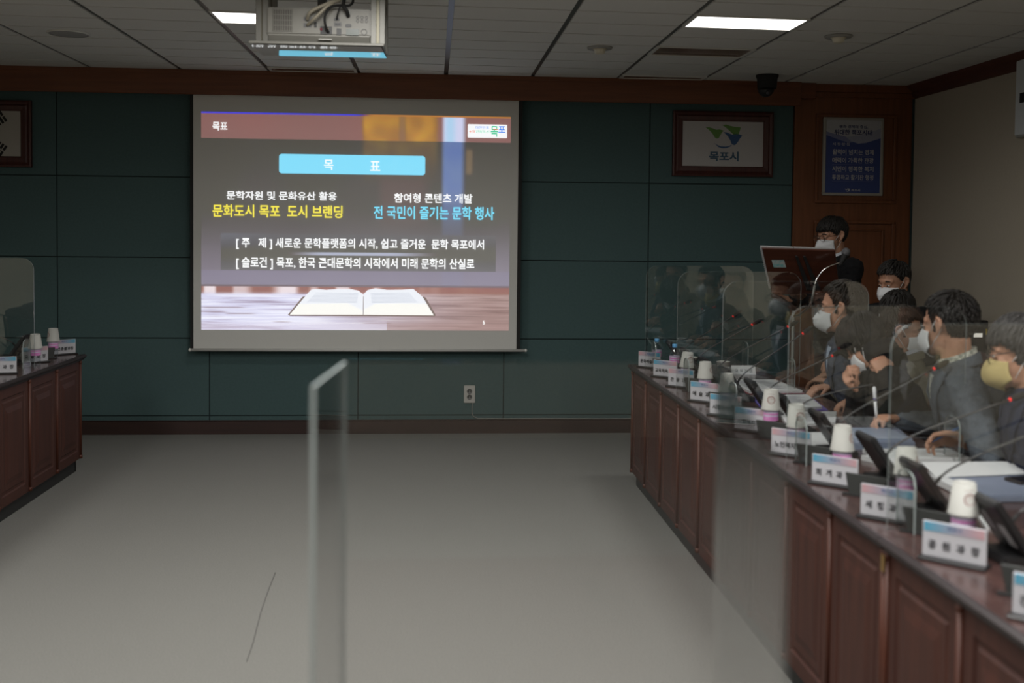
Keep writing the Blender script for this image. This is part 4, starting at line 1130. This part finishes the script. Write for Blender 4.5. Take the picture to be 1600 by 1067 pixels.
EYEW = mat('eye_white', (.6, .58, .55, 1), rough=.2); IRIS = mat('iris_dark', (.012, .008, .006, 1), rough=.1); BROW = mat('brow_dark', (.015, .012, .010, 1), rough=.8)
GLF = mat('glasses_frame', (.02, .017, .015, 1), rough=.3); GLT = mat('glasses_thin', (.16, .10, .07, 1), rough=.25, metal=.7); LENS = pane('lens_clear', (.97, .97, .97), 1.45, .0)
def cloth(k, c, c2=None, scale=120, bump=.35): return mat('cloth_'+k, c, rough=.9, c2=c2, scale=scale, bump=bump, bscale=700, spec=.2)
def plaid(name):
    m, nt, b = new_mat(name); N, Lk = nt.nodes, nt.links
    tc = N.new('ShaderNodeTexCoord'); c1 = N.new('ShaderNodeTexChecker'); c1.inputs['Scale'].default_value = 70
    c1.inputs[1].default_value = (.46, .46, .40, 1); c1.inputs[2].default_value = (.22, .23, .20, 1)
    Lk.new(tc.outputs['Object'], c1.inputs['Vector']); Lk.new(c1.outputs[0], b.inputs['Base Color']); b.inputs['Roughness'].default_value = .9
    return m
PLAID = plaid('cloth_plaid'); SHIRTW = cloth('shirt_white', (.44, .46, .50, 1)); SHIRTB = cloth('shirt_blue', (.42, .50, .62, 1)); SHIRTD = cloth('shirt_dark', (.03, .035, .06, 1))
J_BLACK = cloth('suit_black', (.007, .007, .008, 1)); J_NAVY = cloth('suit_navy', (.018, .023, .042, 1), (.026, .032, .055, 1)); J_TWEED = cloth('tweed', (.055, .066, .080, 1), (.105, .12, .14, 1), 260)
J_BLUEGREY = cloth('jacket_bluegrey', (.050, .060, .088, 1), (.075, .088, .12, 1), 160); J_BEIGE = cloth('jacket_beige', (.17, .16, .12, 1)); J_DARK = cloth('jacket_dark', (.012, .014, .014, 1)); J_GREEN = cloth('jacket_green', (.03, .035, .025, 1))
TROU = cloth('trousers', (.012, .012, .015, 1)); SHOE = mat('shoe_black', (.01, .01, .01, 1), rough=.3)
TMPM = SKIN

def voxel(mb, name, size, m, smooth=2, wrinkle=0, wscale=16, parent=None, factor=.5):
    """one continuous skin over everything in the builder"""
    me = mb.mesh('tmp'); o = bpy.data.objects.new('tmp', me); col.objects.link(o)
    r = o.modifiers.new('r', 'REMESH'); r.mode = 'VOXEL'; r.voxel_size = size
    s = o.modifiers.new('s', 'SMOOTH'); s.iterations = smooth; s.factor = factor
    dg = bpy.context.evaluated_depsgraph_get(); dg.update()
    out = bpy.data.meshes.new_from_object(o.evaluated_get(dg))
    bpy.data.objects.remove(o); bpy.data.meshes.remove(me)
    out.name = name; out.materials.clear(); out.materials.append(m)
    if wrinkle:
        for v in out.vertices:
            c = v.co; q = Vector((c.x*wscale, c.y*wscale, c.z*wscale*1.9))
            d = noise.noise(q)+.5*noise.noise(q*2.3)
            d = (1-abs(d)*2)  # ridged folds
            v.co += v.normal*(d*wrinkle-wrinkle*.3)
    for p in out.polygons: p.use_smooth = True
    out.update()
    return obj(name, out, parent)

def head_parts(mb, m, T, ears=True, high=0, thigh=.42):
    mb.ball((-.010, 0, .035), (.096, .076, .088), m, T, 24, 16)
    mb.ball((.026, 0, -.025), (.062, .063, .086), m, T, 24, 16)
    mb.ball((.032, 0, -.072), (.052, .051, .043), m, T)
    mb.ball((.070, 0, -.097), (.020, .024, .017), m, T)
    mb.tube([(.083, 0, .016), (.098, 0, -.010), (.104, 0, -.030)], [.008, .011, .014], m, 10, T, cap='round')
    mb.ball((.090, .014, -.034), .009, m, T, 10, 8).ball((.090, -.014, -.034), .009, m, T, 10, 8)
    mb.tube([(.064, -.046, .022), (.083, -.018, .026), (.083, .018, .026), (.064, .046, .022)], [.012, .013, .013, .012], m, 8, T, cap='round')
    for s in (-1, 1):
        mb.ball((.058, .038*s, -.026), (.024, .022, .024), m, T, 12, 10)
        mb.ball((.076, .031*s, .004), (.012, .016, .011), m, T, 12, 8)   # lids
        if ears:
            mb.tube([(.004, .074*s, .020), (-.008, .086*s, .034), (-.024, .092*s, .022), (-.024, .092*s, .002), (-.010, .086*s, -.018), (.004, .077*s, -.034)], [.007, .0075, .008, .0075, .0075, .008], m, 8, T, cap='round')
            mb.ball((-.008, .080*s, .002), (.016, .006, .026), m, T, 12, 8)
    mb.tube([(.079, -.022, -.064), (.086, 0, -.063), (.079, .022, -.064)], [.006, .008, .006], m, 8, T, cap='round')

def hair_mesh(mb, m, T, st):
    """scalp cap plus many overlapping locks"""
    rnd = random.Random(st.get('seed', 1))
    ex, ey, ez, cx, cz = .1015, .0815, .0945, -.010, .034
    L = st.get('len', .05); fringe = st.get('fringe', .075); nape = st.get('nape', -.060); side = st.get('side', .004)
    def zline(x, y):
        if x > .052: return fringe
        if x > .022: return lerp(.022, fringe, (x-.022)/.03)
        if x > .008: return side-.022
        if x > -.022: return side+.024 if not st.get('cover') else side-.03
        if x > -.04: return lerp(side+.02, nape, (-.022-x)/.018)
        return nape
    def E(p, k):
        d = Vector((p.x-cx, p.y, p.z-cz))
        q = math.sqrt((d.x/ex)**2+(d.y/ey)**2+(d.z/ez)**2) or 1
        return Vector((cx+d.x/q*k, d.y/q*k, cz+d.z/q*k))
    nu, nv = 48, 30; grid = {}
    vs = []; fs = []
    for i in range(nv+1):
        ph = -PI/2+PI*i/nv
        for j in range(nu):
            a = 2*PI*j/nu
            p = Vector((cx+ex*math.cos(ph)*math.cos(a), ey*math.cos(ph)*math.sin(a), cz+ez*math.sin(ph)))
            ok = p.z >= zline(p.x, p.y)-.004
            k = 1.03+.03*noise.noise((p.x*40, p.y*40, p.z*40+st.get('seed', 1)))
            grid[i, j] = (len(vs), ok); vs.append(tuple(E(p, k)))
    for i in range(nv):
        for j in range(nu):
            q = [grid[i, j], grid[i, (j+1) % nu], grid[i+1, (j+1) % nu], grid[i+1, j]]
            if sum(x[1] for x in q) >= 3: fs.append(tuple(x[0] for x in q))
    mb.add(vs, fs, m, True, T)
    crown = Vector(st.get('crown', (-.05, .012, .115)))
    n = int(st.get('n', 420)*1.7)
    made = 0
    while made < n:
        a = rnd.uniform(0, 2*PI); zz = rnd.uniform(-.75, 1)
        c_ = math.sqrt(1-zz*zz)
        p = Vector((cx+ex*c_*math.cos(a), ey*c_*math.sin(a), cz+ez*zz))
        if p.z < zline(p.x, p.y)+.004: continue
        made += 1
        d = p-crown
        nrm = Vector(((p.x-cx)/ex**2, p.y/ey**2, (p.z-cz)/ez**2)).normalized()
        d = (d-nrm*d.dot(nrm)); 
        if d.length < 1e-4: d = nrm.orthogonal()
        d.normalize()
        d = (d+Vector((rnd.uniform(-.35, .35), rnd.uniform(-.35, .35), rnd.uniform(-.2, .1)))+Vector(st.get('sweep', (0, 0, 0)))).normalized()
        ll = L*rnd.uniform(.7, 1.25)*(1.0 if p.z > .06 else .55)
        side_k = 1.0 if p.z > .07 else .35
        lift = st.get('lift', .05)*rnd.uniform(.3, 1)*side_k
        pts = [E(p, 1.02)]
        q = p
        for s_ in range(1, 5):
            q = q+d*ll/4
            if s_ > 1: d = (d+Vector((0, 0, -.10))).normalized()
            if q.z < zline(q.x, q.y)-(st.get('drop', .006)): break
            kk = 1.04+lift*math.sin(PI*s_/4.6)+.03*rnd.random()*(.4+.6*side_k)
            e_ = E(q, kk)
            pts.append(e_); q = E(q, 1.03)
        if len(pts) < 3: continue
        w = rnd.uniform(.0028, .0055)
        mb.tube(pts, [(w*.7, .002), (w, .003), (w, .0028), (w*.75, .002), (w*.15, .0006)][:len(pts)-1]+[(w*.15, .0006)], m, 6, T, side=nrm.cross(d), cap=True)

def mask_parts(t, T, m, style='boat', ears=True):
    mb = MB(); vs = []; fs = []
    nu, nv = 28, 16
    for j in range(nv+1):
        v = j/nv
        for i in range(nu+1):
            u = -1+2*i/nu; au = abs(u)
            ph = u*R(70)
            top = lerp(-.004, -.020, au**.9); bot = lerp(-.122, -.080, au**1.2)
            z = lerp(top, bot, v)
            rx = .087+.010*math.sin(PI*v); ry = .0745
            px, py = rx*math.cos(ph)**.8+.004, ry*math.sin(ph)*1.02
            px -= .024*max(0, v-.72)/.28*(1-au)
            if style == 'boat':
                b = .026*(math.sin(PI*min(1, v*1.06))**.7)*max(0, 1-au**1.05)+.007*(1-au)
                b += .0045*math.exp(-((v-.36)/.045)**2)*(1-au*.8)-.004*math.exp(-((v-.42)/.03)**2)*(1-au*.8)-.004*math.exp(-((v-.74)/.03)**2)*(1-au*.8)
                b += .006*math.exp(-(u/.07)**2)*math.sin(PI*v)
            else:
                b = .024*(math.sin(PI*min(1, v*1.02))**.6)*max(0, 1-au**1.8)+.007*(1-au)
                b += .006*math.exp(-(u/.08)**2)*math.sin(PI*v)
            px += b
            vs.append((px, py, z))
    k = nu+1
    for j in range(nv):
        for i in range(nu): fs.append((j*k+i, j*k+i+1, (j+1)*k+i+1, (j+1)*k+i))
    mb.add(vs, fs, m, True, T)
    o = mb.build('face_mask', t)
    so = o.modifiers.new('s', 'SOLIDIFY'); so.thickness = .0025
    for s in (-1, 1):
        a = Vector((.031, .0725*s, -.022)); b = Vector((.031, .0725*s, -.078))
        ear = [Vector((-.004, .0835*s, .028)), Vector((-.022, .0875*s, .018)), Vector((-.024, .086*s, -.008)), Vector((-.008, .081*s, -.030))]
        if not ears: ear = [Vector((.002, .070*s, .006)), Vector((-.010, .066*s, .0)), Vector((-.010, .066*s, -.02)), Vector((.0, .068*s, -.036))]
        mb2 = MB().tube([a, lerp(a, ear[0], .5)+Vector((0, .006*s, 0)), *ear, lerp(b, ear[3], .5)+Vector((0, .005*s, 0)), b], .0016, STRAP, 6, T)
        mb2.build('ear_loop', o)
    return o
def glasses_parts(t, T, m, r=.0235):
    mb = MB()
    for s in (-1, 1):
        ring = [(.106-.10*abs(.034*s+r*math.cos(a)*1.1)*.5, .034*s+r*math.cos(a)*1.12, .001+r*math.sin(a)*.88) for a in [2*PI*k/20 for k in range(21)]]
        mb.tube(ring, .0018, m, 6, T, cap=False)
        mb.tube([(.102, .0605*s, .006), (.094, .073*s, .009), (.02, .0825*s, .012), (-.012, .085*s, .012), (-.024, .084*s, -.004)], .0018, m, 6, T)
    mb.tube([(.1065, -.011, .004), (.109, 0, .007), (.1065, .011, .004)], .0017, m, 6, T)
    g = mb.build('glasses', t)
    for s in (-1, 1):
        vs = [(.1055-.05*abs(.034*s+r*math.cos(a)*1.1), .034*s+r*math.cos(a)*1.08, .001+r*math.sin(a)*.85) for a in [2*PI*k/20 for k in range(20)]]
        MB().add(vs, [tuple(range(20))], LENS, T=T).build('lens', g)

def hand_parts(mb, m, wrist, fwd, palm, thumb_side, curl=(25, 30, 20), spread=5, scale=1.0, thumb=(35, 25)):
    """palm, four unequal fingers bent at the knuckles, thumb from the side of the palm"""
    f = Vector(fwd).normalized(); n = Vector(palm); n = (n-f*n.dot(f)).normalized(); s = f.cross(n)
    if s.dot(Vector(thumb_side)) < 0: s = -s
    W_ = Vector(wrist); k = scale
    P = lambda a, b, c: W_+f*a*k+s*b*k+n*c*k
    mb.tube([P(-.02, 0, 0), P(.0, 0, 0), P(.03, .001, 0), (P(.065, .0, .0)), P(.088, -.001, .001)], [(.026*k, .019*k), (.028*k, .018*k), (.037*k, .0155*k), (.041*k, .0145*k), (.039*k, .0115*k)], m, 14, side=s, cap='round')
    mb.ball(P(.030, .020, .008), .017*k, m)
    lens = [(.041, .025, .020), (.045, .029, .021), (.042, .027, .020), (.033, .020, .018)]
    offs = [.0295, .0102, -.0095, -.0285]
    for i in range(4):
        p = P(.086-(.006 if i in (0, 3) else 0)-(.004 if i == 3 else 0), offs[i], .001)
        g = R((1.5-i)*spread); d = f*math.cos(g)+s*math.sin(g)
        pts = [p-d*.012*k, p]; ang = 0; r_0 = (.0096, .0098, .0094, .0084)[i]*k; rr = [r_0*1.02, r_0]
        for q in range(3):
            ang += R(curl[q]*(1+.12*(i-1.2)))
            p = p+(d*math.cos(ang)+n*math.sin(ang))*lens[i][q]*k
            pts.append(p); rr.append(r_0*(.95, .86, .74)[q])
        mb.tube(pts, rr, m, 10, cap='round')
    p = P(.022, .030, .006); g = R(thumb[0]); d = f*math.cos(g)+s*math.sin(g)
    pts = [P(.012, .020, .004), p]; rr = [.013*k, .0125*k]; a2 = R(thumb[1])
    for q, ln in enumerate((.036, .030, .022)):
        dd = (d*math.cos(a2*q)+(n*.75-s*.5)*math.sin(a2*q)).normalized()
        p = p+dd*ln*k; pts.append(p); rr.append((.0118, .0105, .0085)[q]*k)
    mb.tube(pts, rr, m, 10, cap='round')
    return p

def elbow(a, b, hint, l1=.285, l2=.255):
    d = b-a; ln = min(d.length, l1+l2-.004); d = d.normalized()
    x = (l1*l1-l2*l2+ln*ln)/(2*ln); h = math.sqrt(max(0, l1*l1-x*x))
    hh = Vector(hint); hh = (hh-d*hh.dot(d)).normalized()
    return a+d*x+hh*h

def person(label, head, yaw, pitch=0, roll=0, body=None, jacket=J_BLACK, shirt=SHIRTW, sk=S1, hair=HB, style=None, mask=MASKW, mstyle='boat', glasses=None,
           nb=(.030, .150), lean=.12, standing=False, hands=None, curls=None, vox=.0052, detail=True, lapel=True, chair_label=None, shoulder=.178, seat=.50, ears=True, high=0, thigh=.42):
    body = yaw if body is None else body
    H = Vector(head)
    T = Matrix.Translation(H) @ Matrix.Rotation(R(yaw), 4, 'Z') @ Matrix.Rotation(R(pitch), 4, 'Y') @ Matrix.Rotation(R(roll), 4, 'X')
    fw = Vector((math.cos(R(body)), math.sin(R(body)), 0)); lf = Vector((-fw.y, fw.x, 0)); up = Vector((0, 0, 1))
    NBp = H-fw*nb[0]-up*nb[1]
    zp = .92 if standing else seat+.09
    pel = Vector((NBp.x, NBp.y, 0))-fw*lean; pel.z = zp
    base = Vector((pel.x, pel.y, 0))
    t = thing('person', label, 'person', base)
    Tb = Matrix.Translation(-base)
    TH = Tb @ T
    pel = pel-base; NB = NBp-base
    ch = lerp(pel, NB, .70)+fw*.012; wa = lerp(pel, NB, .33)
    sh = {s: NB-up*.055+lf*shoulder*s-fw*.01 for s in (1, -1)}
    # arms
    arms = {}
    for s in (1, -1):
        h = (hands or {}).get(s)
        if h is None:
            w = NB+fw*.36+lf*s*.14; w.z = (TZ+.045) if not standing else 1.02
            hd = dict(fwd=fw*.9-lf*s*.35, palm=-up, thumb=-lf*s)
        else:
            hd = dict(h); w = Vector(hd['wrist'])-base
        d_ = w-sh[s]
        if d_.length > .535: w = sh[s]+d_.normalized()*.535
        e = elbow(sh[s], w, hd.get('hint', -up*.9+lf*s*.55-fw*.25))
        arms[s] = (w, e, hd)
    # skin
    b = MB()
    head_parts(b, sk, TH, ears)
    nk = TH @ Vector((-.022, 0, -.055))
    b.tube([TH @ Vector((-.016, 0, -.01)), nk, lerp(nk, NB, .6), NB-up*.05], [(.055, .058), (.054, .056), (.056, .056), (.066, .060)], sk, 16, side=lf, cap='round')
    b.tube([pel, wa, ch, NB-up*.05], [(.14, .095), (.13, .09), (.15, .095), (.11, .07)], sk, 18, side=lf, cap='round')
    leg = {}
    for s in (1, -1):
        w, e, hd = arms[s]
        b.tube([NB-up*.05, sh[s]], [.05, .048], sk, 10, cap='round')
        b.tube([sh[s], lerp(sh[s], e, .5), e, lerp(e, w, .4), w], [.046, .041, .036, .034, (.027)], sk, 12, cap='round')
        hip = pel+lf*s*.09-up*.01
        if standing: kn = hip-up*.42+fw*.02; an = kn-up*.41
        else: kn = hip+fw*thigh+up*.0; kn.z = seat+.04; an = Vector((kn.x, kn.y, .09))+fw*.03
        leg[s] = (hip, kn, an)
        b.tube([hip, kn, an], [.075, .052, .04], sk, 12, cap='round')
        dflt = dict(curl=(28, 32, 20), thumb=(38, 18))
        c = (curls or {}).get(s, dflt)
        arms[s] += (hand_parts(b, sk, w, hd['fwd'], hd['palm'], hd['thumb'], c['curl'], c.get('spread', 4), 1.0, c['thumb']),)
    voxel(b, 'body', vox, sk, 2, parent=t)
    # eyes and brows
    for s in (-1, 1):
        if detail:
            e_ = MB().ball((.0815, .031*s, .002), (.0085, .0120, .0048), EYEW, TH, 12, 8).ball((.0885, .031*s, .0015), (.003, .0052, .0046), IRIS, TH, 10, 8)
            e_.build('eye', t)
            MB().tube([(.090, .014*s, .024), (.092, .030*s, .030), (.078, .050*s, .024)], [(.0045, .002), (.0052, .0025), (.002, .001)], BROW, 6, TH, side=(0, 0, 1), cap=True).build('eyebrow', t)
    # hair
    hb = MB(); hair_mesh(hb, hair, TH, style or {}); hb.build('hair', t)
    if mask: mask_parts(t, TH, mask, mstyle, ears)
    if glasses: glasses_parts(t, TH, glasses)
    # jacket
    j = MB()
    lowz = pel-up*(.14 if standing else .07)
    j.tube([lowz, pel+up*.04, wa, lerp(wa, ch, .6), ch, NB-up*.075, NB-up*.03, NB+up*.006-fw*.006, NB+up*.018-fw*.006], [(.190, .135), (.182, .135), (.170, .128), (.180, .132), (.188, .128), (.165, .098), (.112, .086), (.078, .074), (.070, .068)], jacket, 24, side=lf)
    if high: j.tube([NB-up*.03, NB, lerp(NB, nk, high*.6), lerp(NB, nk, high), TH @ Vector((-.034, 0, -.035))], [.086, .084, .080, .078, .074], jacket, 18, side=lf)
    for s in (1, -1):
        w, e, hd, _ = arms[s]
        j.tube([NB-up*.045+lf*s*.06, sh[s]+lf*s*.004], [(.062, .058), (.060, .060)], jacket, 12, cap='round')
        cuff = lerp(w, e, hd.get('bare', .05))
        j.tube([sh[s], lerp(sh[s], e, .5), e, lerp(e, cuff, .5), cuff], [.071, .064, .057, .052, .043], jacket, 14, cap='round')
    jo = voxel(j, 'jacket', .0085 if detail else .012, jacket, 3, wrinkle=.0065, parent=t)
    bv = BVHTree.FromPolygons([v.co.copy() for v in jo.data.vertices], [tuple(p.vertices) for p in jo.data.polygons])
    def onchest(a, z, off):
        o_ = NB+fw*.5+lf*a+up*z
        hit = bv.ray_cast(o_, -fw)
        return (hit[0]+fw*off) if hit[0] else None
    # shirt front and lapels, laid on the chest
    if lapel:
        vs = []; fs = []; K = 12
        ok = True
        for i in range(K+1):
            z = -.035-.25*i/K; hw = .060*(1-i/K)**.9+.002
            for q in (-1, -.5, 0, .5, 1):
                p = onchest(hw*q, z, .004)
                if p is None: ok = False; break
                vs.append(p)
            if not ok: break
        if ok:
            for i in range(K):
                for q in range(4): fs.append((i*5+q, i*5+q+1, i*5+q+6, i*5+q+5))
            so = MB().add(vs, fs, shirt, True).build('shirt_front', t)
            for s in (1, -1):
                vs = []
                for i in range(K+1):
                    z = -.020-.27*i/K; hw = .058*(1-i/K)**.9+.003; ww = .052*math.sin(PI*min(1, .25+.75*i/K))**.7+.006
                    if i > 3: ww *= 1-.75*((i-3)/(K-3))**2
                    a_ = onchest(s*hw, z, .009); b_ = onchest(s*(hw+ww), z+.012, .008)
                    if a_ is None or b_ is None: vs = None; break
                    vs += [a_, b_]
                if vs:
                    lo = MB().add(vs, [(2*i, 2*i+1, 2*i+3, 2*i+2) for i in range(K)], jacket, True).build('lapel', jo)
                    sd = lo.modifiers.new('s', 'SOLIDIFY'); sd.thickness = .006; sd.offset = 0
    # shirt collar and jacket collar as open rings round the neck
    def ring_collar(name, r, hh, th, m, z0, tilt, par, gap=28):
        vs = []; fs = []; n_ = 30
        for i in range(n_+1):
            a = R(gap+(360-2*gap)*i/n_)
            for (rr, zz) in ((r, 0), (r*.985, hh), (r*.985+th, hh-.002), (r+th*1.9, -.004)):
                zz2 = zz*(.75+.25*(1-math.cos(a))*.5)
                vs.append(NB+up*(z0+zz2)+fw*math.cos(a)*rr*1.02+lf*math.sin(a)*rr-up*math.cos(a)*tilt)
        for i in range(n_):
            for q in range(3): fs.append((4*i+q, 4*i+q+1, 4*i+q+5, 4*i+q+4))
        MB().add(vs, fs, m, True).build(name, par)
    ring_collar('shirt_collar', .0625, .052, .006, shirt, .004, .020, t, 20)
    ring_collar('jacket_collar', .0725, .034, .009, jacket, .000, .024, jo, 40)
    # trousers and shoes
    l = MB()
    for s in (1, -1):
        hip, kn, an = leg[s]
        l.tube([pel+lf*s*.05, hip, lerp(hip, kn, .5), kn, lerp(kn, an, .6), an], [.10, .10, .090, .070, .060, .058], TROU, 14, cap='round')
    voxel(l, 'trousers', .014, TROU, 3, parent=t)
    for s in (1, -1):
        hip, kn, an = leg[s]
        a = Vector((an.x, an.y, .04))
        MB().tube([a-fw*.06, a, a+fw*.10-up*.005, a+fw*.17-up*.012], [(.036, .038), (.040, .042), (.042, .034), (.030, .022)], SHOE, 12, side=lf, cap='round').build('shoe', t)
    if not standing:
        chair(base.x-fw.x*.02, base.y-fw.y*.02, body, chair_label or ('dark chair behind '+label), .88)
    return t, arms, base
U, DN = Vector((0, 0, 1)), Vector((0, 0, -1))
short = dict(len=.045, n=430, lift=.05)
# standing speaker
person('standing person in a black suit with round glasses and white mask behind the lectern', (2.655, -1.20, 1.545), 196, 10, 0, body=190, jacket=J_BLACK, shirt=SHIRTW, sk=S2, hair=HB,
       style=dict(len=.075, fringe=.045, n=520, lift=.07, seed=3, crown=(-.05, -.02, .115), sweep=(.2, 0, -.05)), glasses=GLT, shoulder=.192, standing=True, lean=.02, nb=(.03, .152),
       hands={1: dict(wrist=(2.42, -1.38, 1.14), fwd=(-.9, -.1, .2), palm=(0, .3, 1), thumb=(0, 0, 1)), -1: dict(wrist=(2.45, -1.02, 1.10), fwd=(-.9, -.1, .1), palm=(0, -.3, 1), thumb=(0, 0, 1))}, vox=.006)
# row behind
person('seated person with black hair and white mask in front of the wooden panelling', (2.775, -1.90, 1.272), 204, 14, 0, jacket=J_BLACK, sk=S2, hair=HB, style=dict(len=.055, fringe=.070, n=440, lift=.09, seed=5), vox=.006,
       chair_label='dark chair in front of the wooden panelling')
person('seated person with sleek black hair lowered behind the row', (2.60, -2.37, 1.118), 196, 34, 0, jacket=J_DARK, sk=S2, hair=HB, style=dict(len=.07, fringe=.05, n=440, lift=.03, seed=6, sweep=(.5, 0, 0)), vox=.006, nb=(.09, .14),
       thigh=.27, chair_label='dark chair of the person with lowered sleek hair')
person('seated person in a beige jacket turned to the right and half hidden behind the row', (2.425, -2.79, 1.060), -25, 8, 0, body=150, jacket=J_BEIGE, sk=S2, hair=HR, style=dict(len=.055, n=420, lift=.06, seed=8, nape=-.075), vox=.006,
       thigh=.20, chair_label='dark chair of the person in the beige jacket')
# people along the right table
person('seated person with glasses, white mask and blue-grey jacket looking at the screen', (1.965, -3.15, 1.203), 148, 4, 0, body=168, jacket=J_BLUEGREY, shirt=SHIRTB, sk=S1, hair=HR, glasses=GLF,
       style=dict(len=.05, fringe=.085, n=460, lift=.06, seed=11, nape=-.055), nb=(.03, .150), lean=.16,
       hands={1: dict(wrist=(1.985, -3.40, .80), fwd=(-.95, .15, -.12), palm=(0, 0, -1), thumb=(0, 1, 0)), -1: dict(wrist=(1.985, -2.965, .80), fwd=(-.95, -.15, -.12), palm=(0, 0, -1), thumb=(0, -1, 0))},
       chair_label='dark chair of the person in the blue-grey jacket')
person('seated person in black with head bowed onto a raised fist', (1.835, -3.74, 1.095), 132, 56, 6, body=165, jacket=J_BLACK, shirt=J_BLACK, sk=S1, hair=HB, ears=False, high=1.0, shoulder=.165,
       style=dict(len=.10, fringe=.035, n=600, lift=.09, seed=13, crown=(-.06, -.01, .105), sweep=(.35, .15, -.1), cover=True, side=-.02, nape=-.125, drop=.05), nb=(.085, .090), lean=.10,
       hands={1: dict(wrist=(1.870, -3.895, .965), fwd=(-.30, .25, .75), palm=(-.1, .9, -.3), thumb=(.9, .1, .2), hint=(.7, .1, -1)), -1: dict(wrist=(1.790, -3.80, .905), fwd=(-.70, -.10, .55), palm=(.3, -.5, .7), thumb=(.3, .3, .8), hint=(.2, .6, -1))},
       curls={1: dict(curl=(75, 85, 50), spread=1, thumb=(30, 40)), -1: dict(curl=(68, 80, 50), spread=1, thumb=(25, 40))},
       chair_label='dark chair of the person with bowed head')
tweed = person('seated person in a grey tweed jacket with white mask holding a white pen', (1.962, -4.22, 1.216), 120, 5, 0, body=160, jacket=J_TWEED, shirt=PLAID, sk=S1, hair=HB,
       style=dict(len=.045, fringe=.078, n=470, lift=.06, seed=17, nape=-.05), nb=(.03, .152), lean=.20, shoulder=.178,
       hands={-1: dict(wrist=(1.905, -3.925, .805), fwd=(-.98, .05, .06), palm=(.15, -.35, -.9), thumb=(-.2, -.2, 1), hint=(.2, .5, -1)), 1: dict(wrist=(2.06, -4.38, .69), fwd=(-.8, .5, -.2), palm=(0, 0, -1), thumb=(0, 1, 0))},
       curls={-1: dict(curl=(52, 70, 40), spread=2, thumb=(22, 45)), 1: dict(curl=(25, 30, 20), thumb=(35, 15))}, vox=.0044,
       chair_label='dark chair of the person in the grey tweed jacket')
yellow = person('seated person with greying hair, glasses and yellow mask at the right frame edge', (1.995, -4.665, 1.165), 148, 12, 0, body=165, jacket=J_NAVY, shirt=SHIRTD, sk=S1, hair=HG, ears=False, mask=MASKY, mstyle='round', glasses=GLF,
       style=dict(len=.085, fringe=.040, n=560, lift=.07, seed=19, nape=-.085, side=-.035, cover=True, sweep=(.3, .35, -.1)), nb=(.045, .145), lean=.14, shoulder=.165,
       hands={-1: dict(wrist=(1.93, -4.42, .812), fwd=(-.96, .16, .10), palm=(.0, -.75, -.6), thumb=(0, .1, 1), bare=.44, hint=(.2, .7, -1)), 1: dict(wrist=(2.07, -4.87, .69), fwd=(-.8, .4, -.2), palm=(0, 0, -1), thumb=(0, 1, 0))},
       curls={-1: dict(curl=(26, 34, 22), spread=2, thumb=(14, 16)), 1: dict(curl=(25, 30, 20), thumb=(35, 15))}, vox=.0044,
       chair_label='dark chair of the person with the yellow mask')
# nearer and opposite people, seen only as reflections in the acrylic
person('seated person in a dark green jacket at the near right, seen reflected', (2.14, -5.32, 1.19), 172, 8, 0, hands={1: dict(wrist=(2.05, -5.50, .69), fwd=(-.8, .4, -.2), palm=(0, 0, -1), thumb=(0, 1, 0)), -1: dict(wrist=(2.05, -5.14, .69), fwd=(-.8, -.4, -.2), palm=(0, 0, -1), thumb=(0, -1, 0))}, jacket=J_GREEN, sk=S2, hair=HB, style=dict(len=.06, n=380, seed=23), vox=.007, detail=False, chair_label='dark chair at the near right outside the view')
person('seated person in a dark suit at the left table, seen reflected in its divider', (-2.93, -4.42, 1.20), 30, 16, 0, body=10, jacket=J_NAVY, sk=S2, hair=HB, style=dict(len=.06, n=380, seed=29), vox=.007, detail=False, chair_label='dark chair at the left table outside the view')
person('seated person at the left table farther down, seen reflected', (-3.02, -5.00, 1.20), 20, 6, 0, body=10, jacket=J_DARK, sk=S2, hair=HB, style=dict(len=.06, n=380, seed=31), vox=.007, detail=False, chair_label='dark chair farther down the left table')
# pens held in the two right hands
t, arms, base = tweed
w = arms[-1][0]+base
p0 = Vector((w.x-.098, w.y-.012, .810)); 
t = thing('pen', 'white marker pen held upright by the hand of the tweed jacket', 'pen', tuple(p0))
MB().tube([(0, 0, .004), (-.002, .002, .03), (-.006, .006, .085)], .0062, mat('pen_white', (.72, .73, .75, 1), rough=.4), n=12).build('barrel', t)
MB().tube([(-.006, .006, .085), (-.0085, .0085, .122)], .0074, mat('pen_white', (.72, .73, .75, 1)), n=12, cap='round').build('cap', t)
MB().tube([(-.0045, .0045, .070), (-.0055, .0055, .082)], .0067, PURP, n=12).build('print_band', t)
MB().tube([(0, 0, .004), (.0015, -.0015, -.02)], [.005, .0015], GREY, n=10).build('tip', t)
t, arms, base = yellow
w = arms[-1][0]+base
p0 = Vector((w.x-.115, w.y+.004, w.z+.022))
t = thing('pen', 'slim blue pen held by the hand above the white sheets', 'pen', tuple(p0))
MB().tube([(-.02, .0, -.03), (.085, -.03, .035)], .0042, mat('pen_blue', (.05, .22, .62, 1), rough=.25), n=10).build('barrel', t)
MB().tube([(.085, -.03, .035), (.11, -.037, .05)], .0045, CHROME, n=10, cap='round').build('clip_end', t)
MB().tube([(-.02, .0, -.03), (-.035, .0045, -.039)], [.0038, .001], GREY, n=10).build('tip', t)
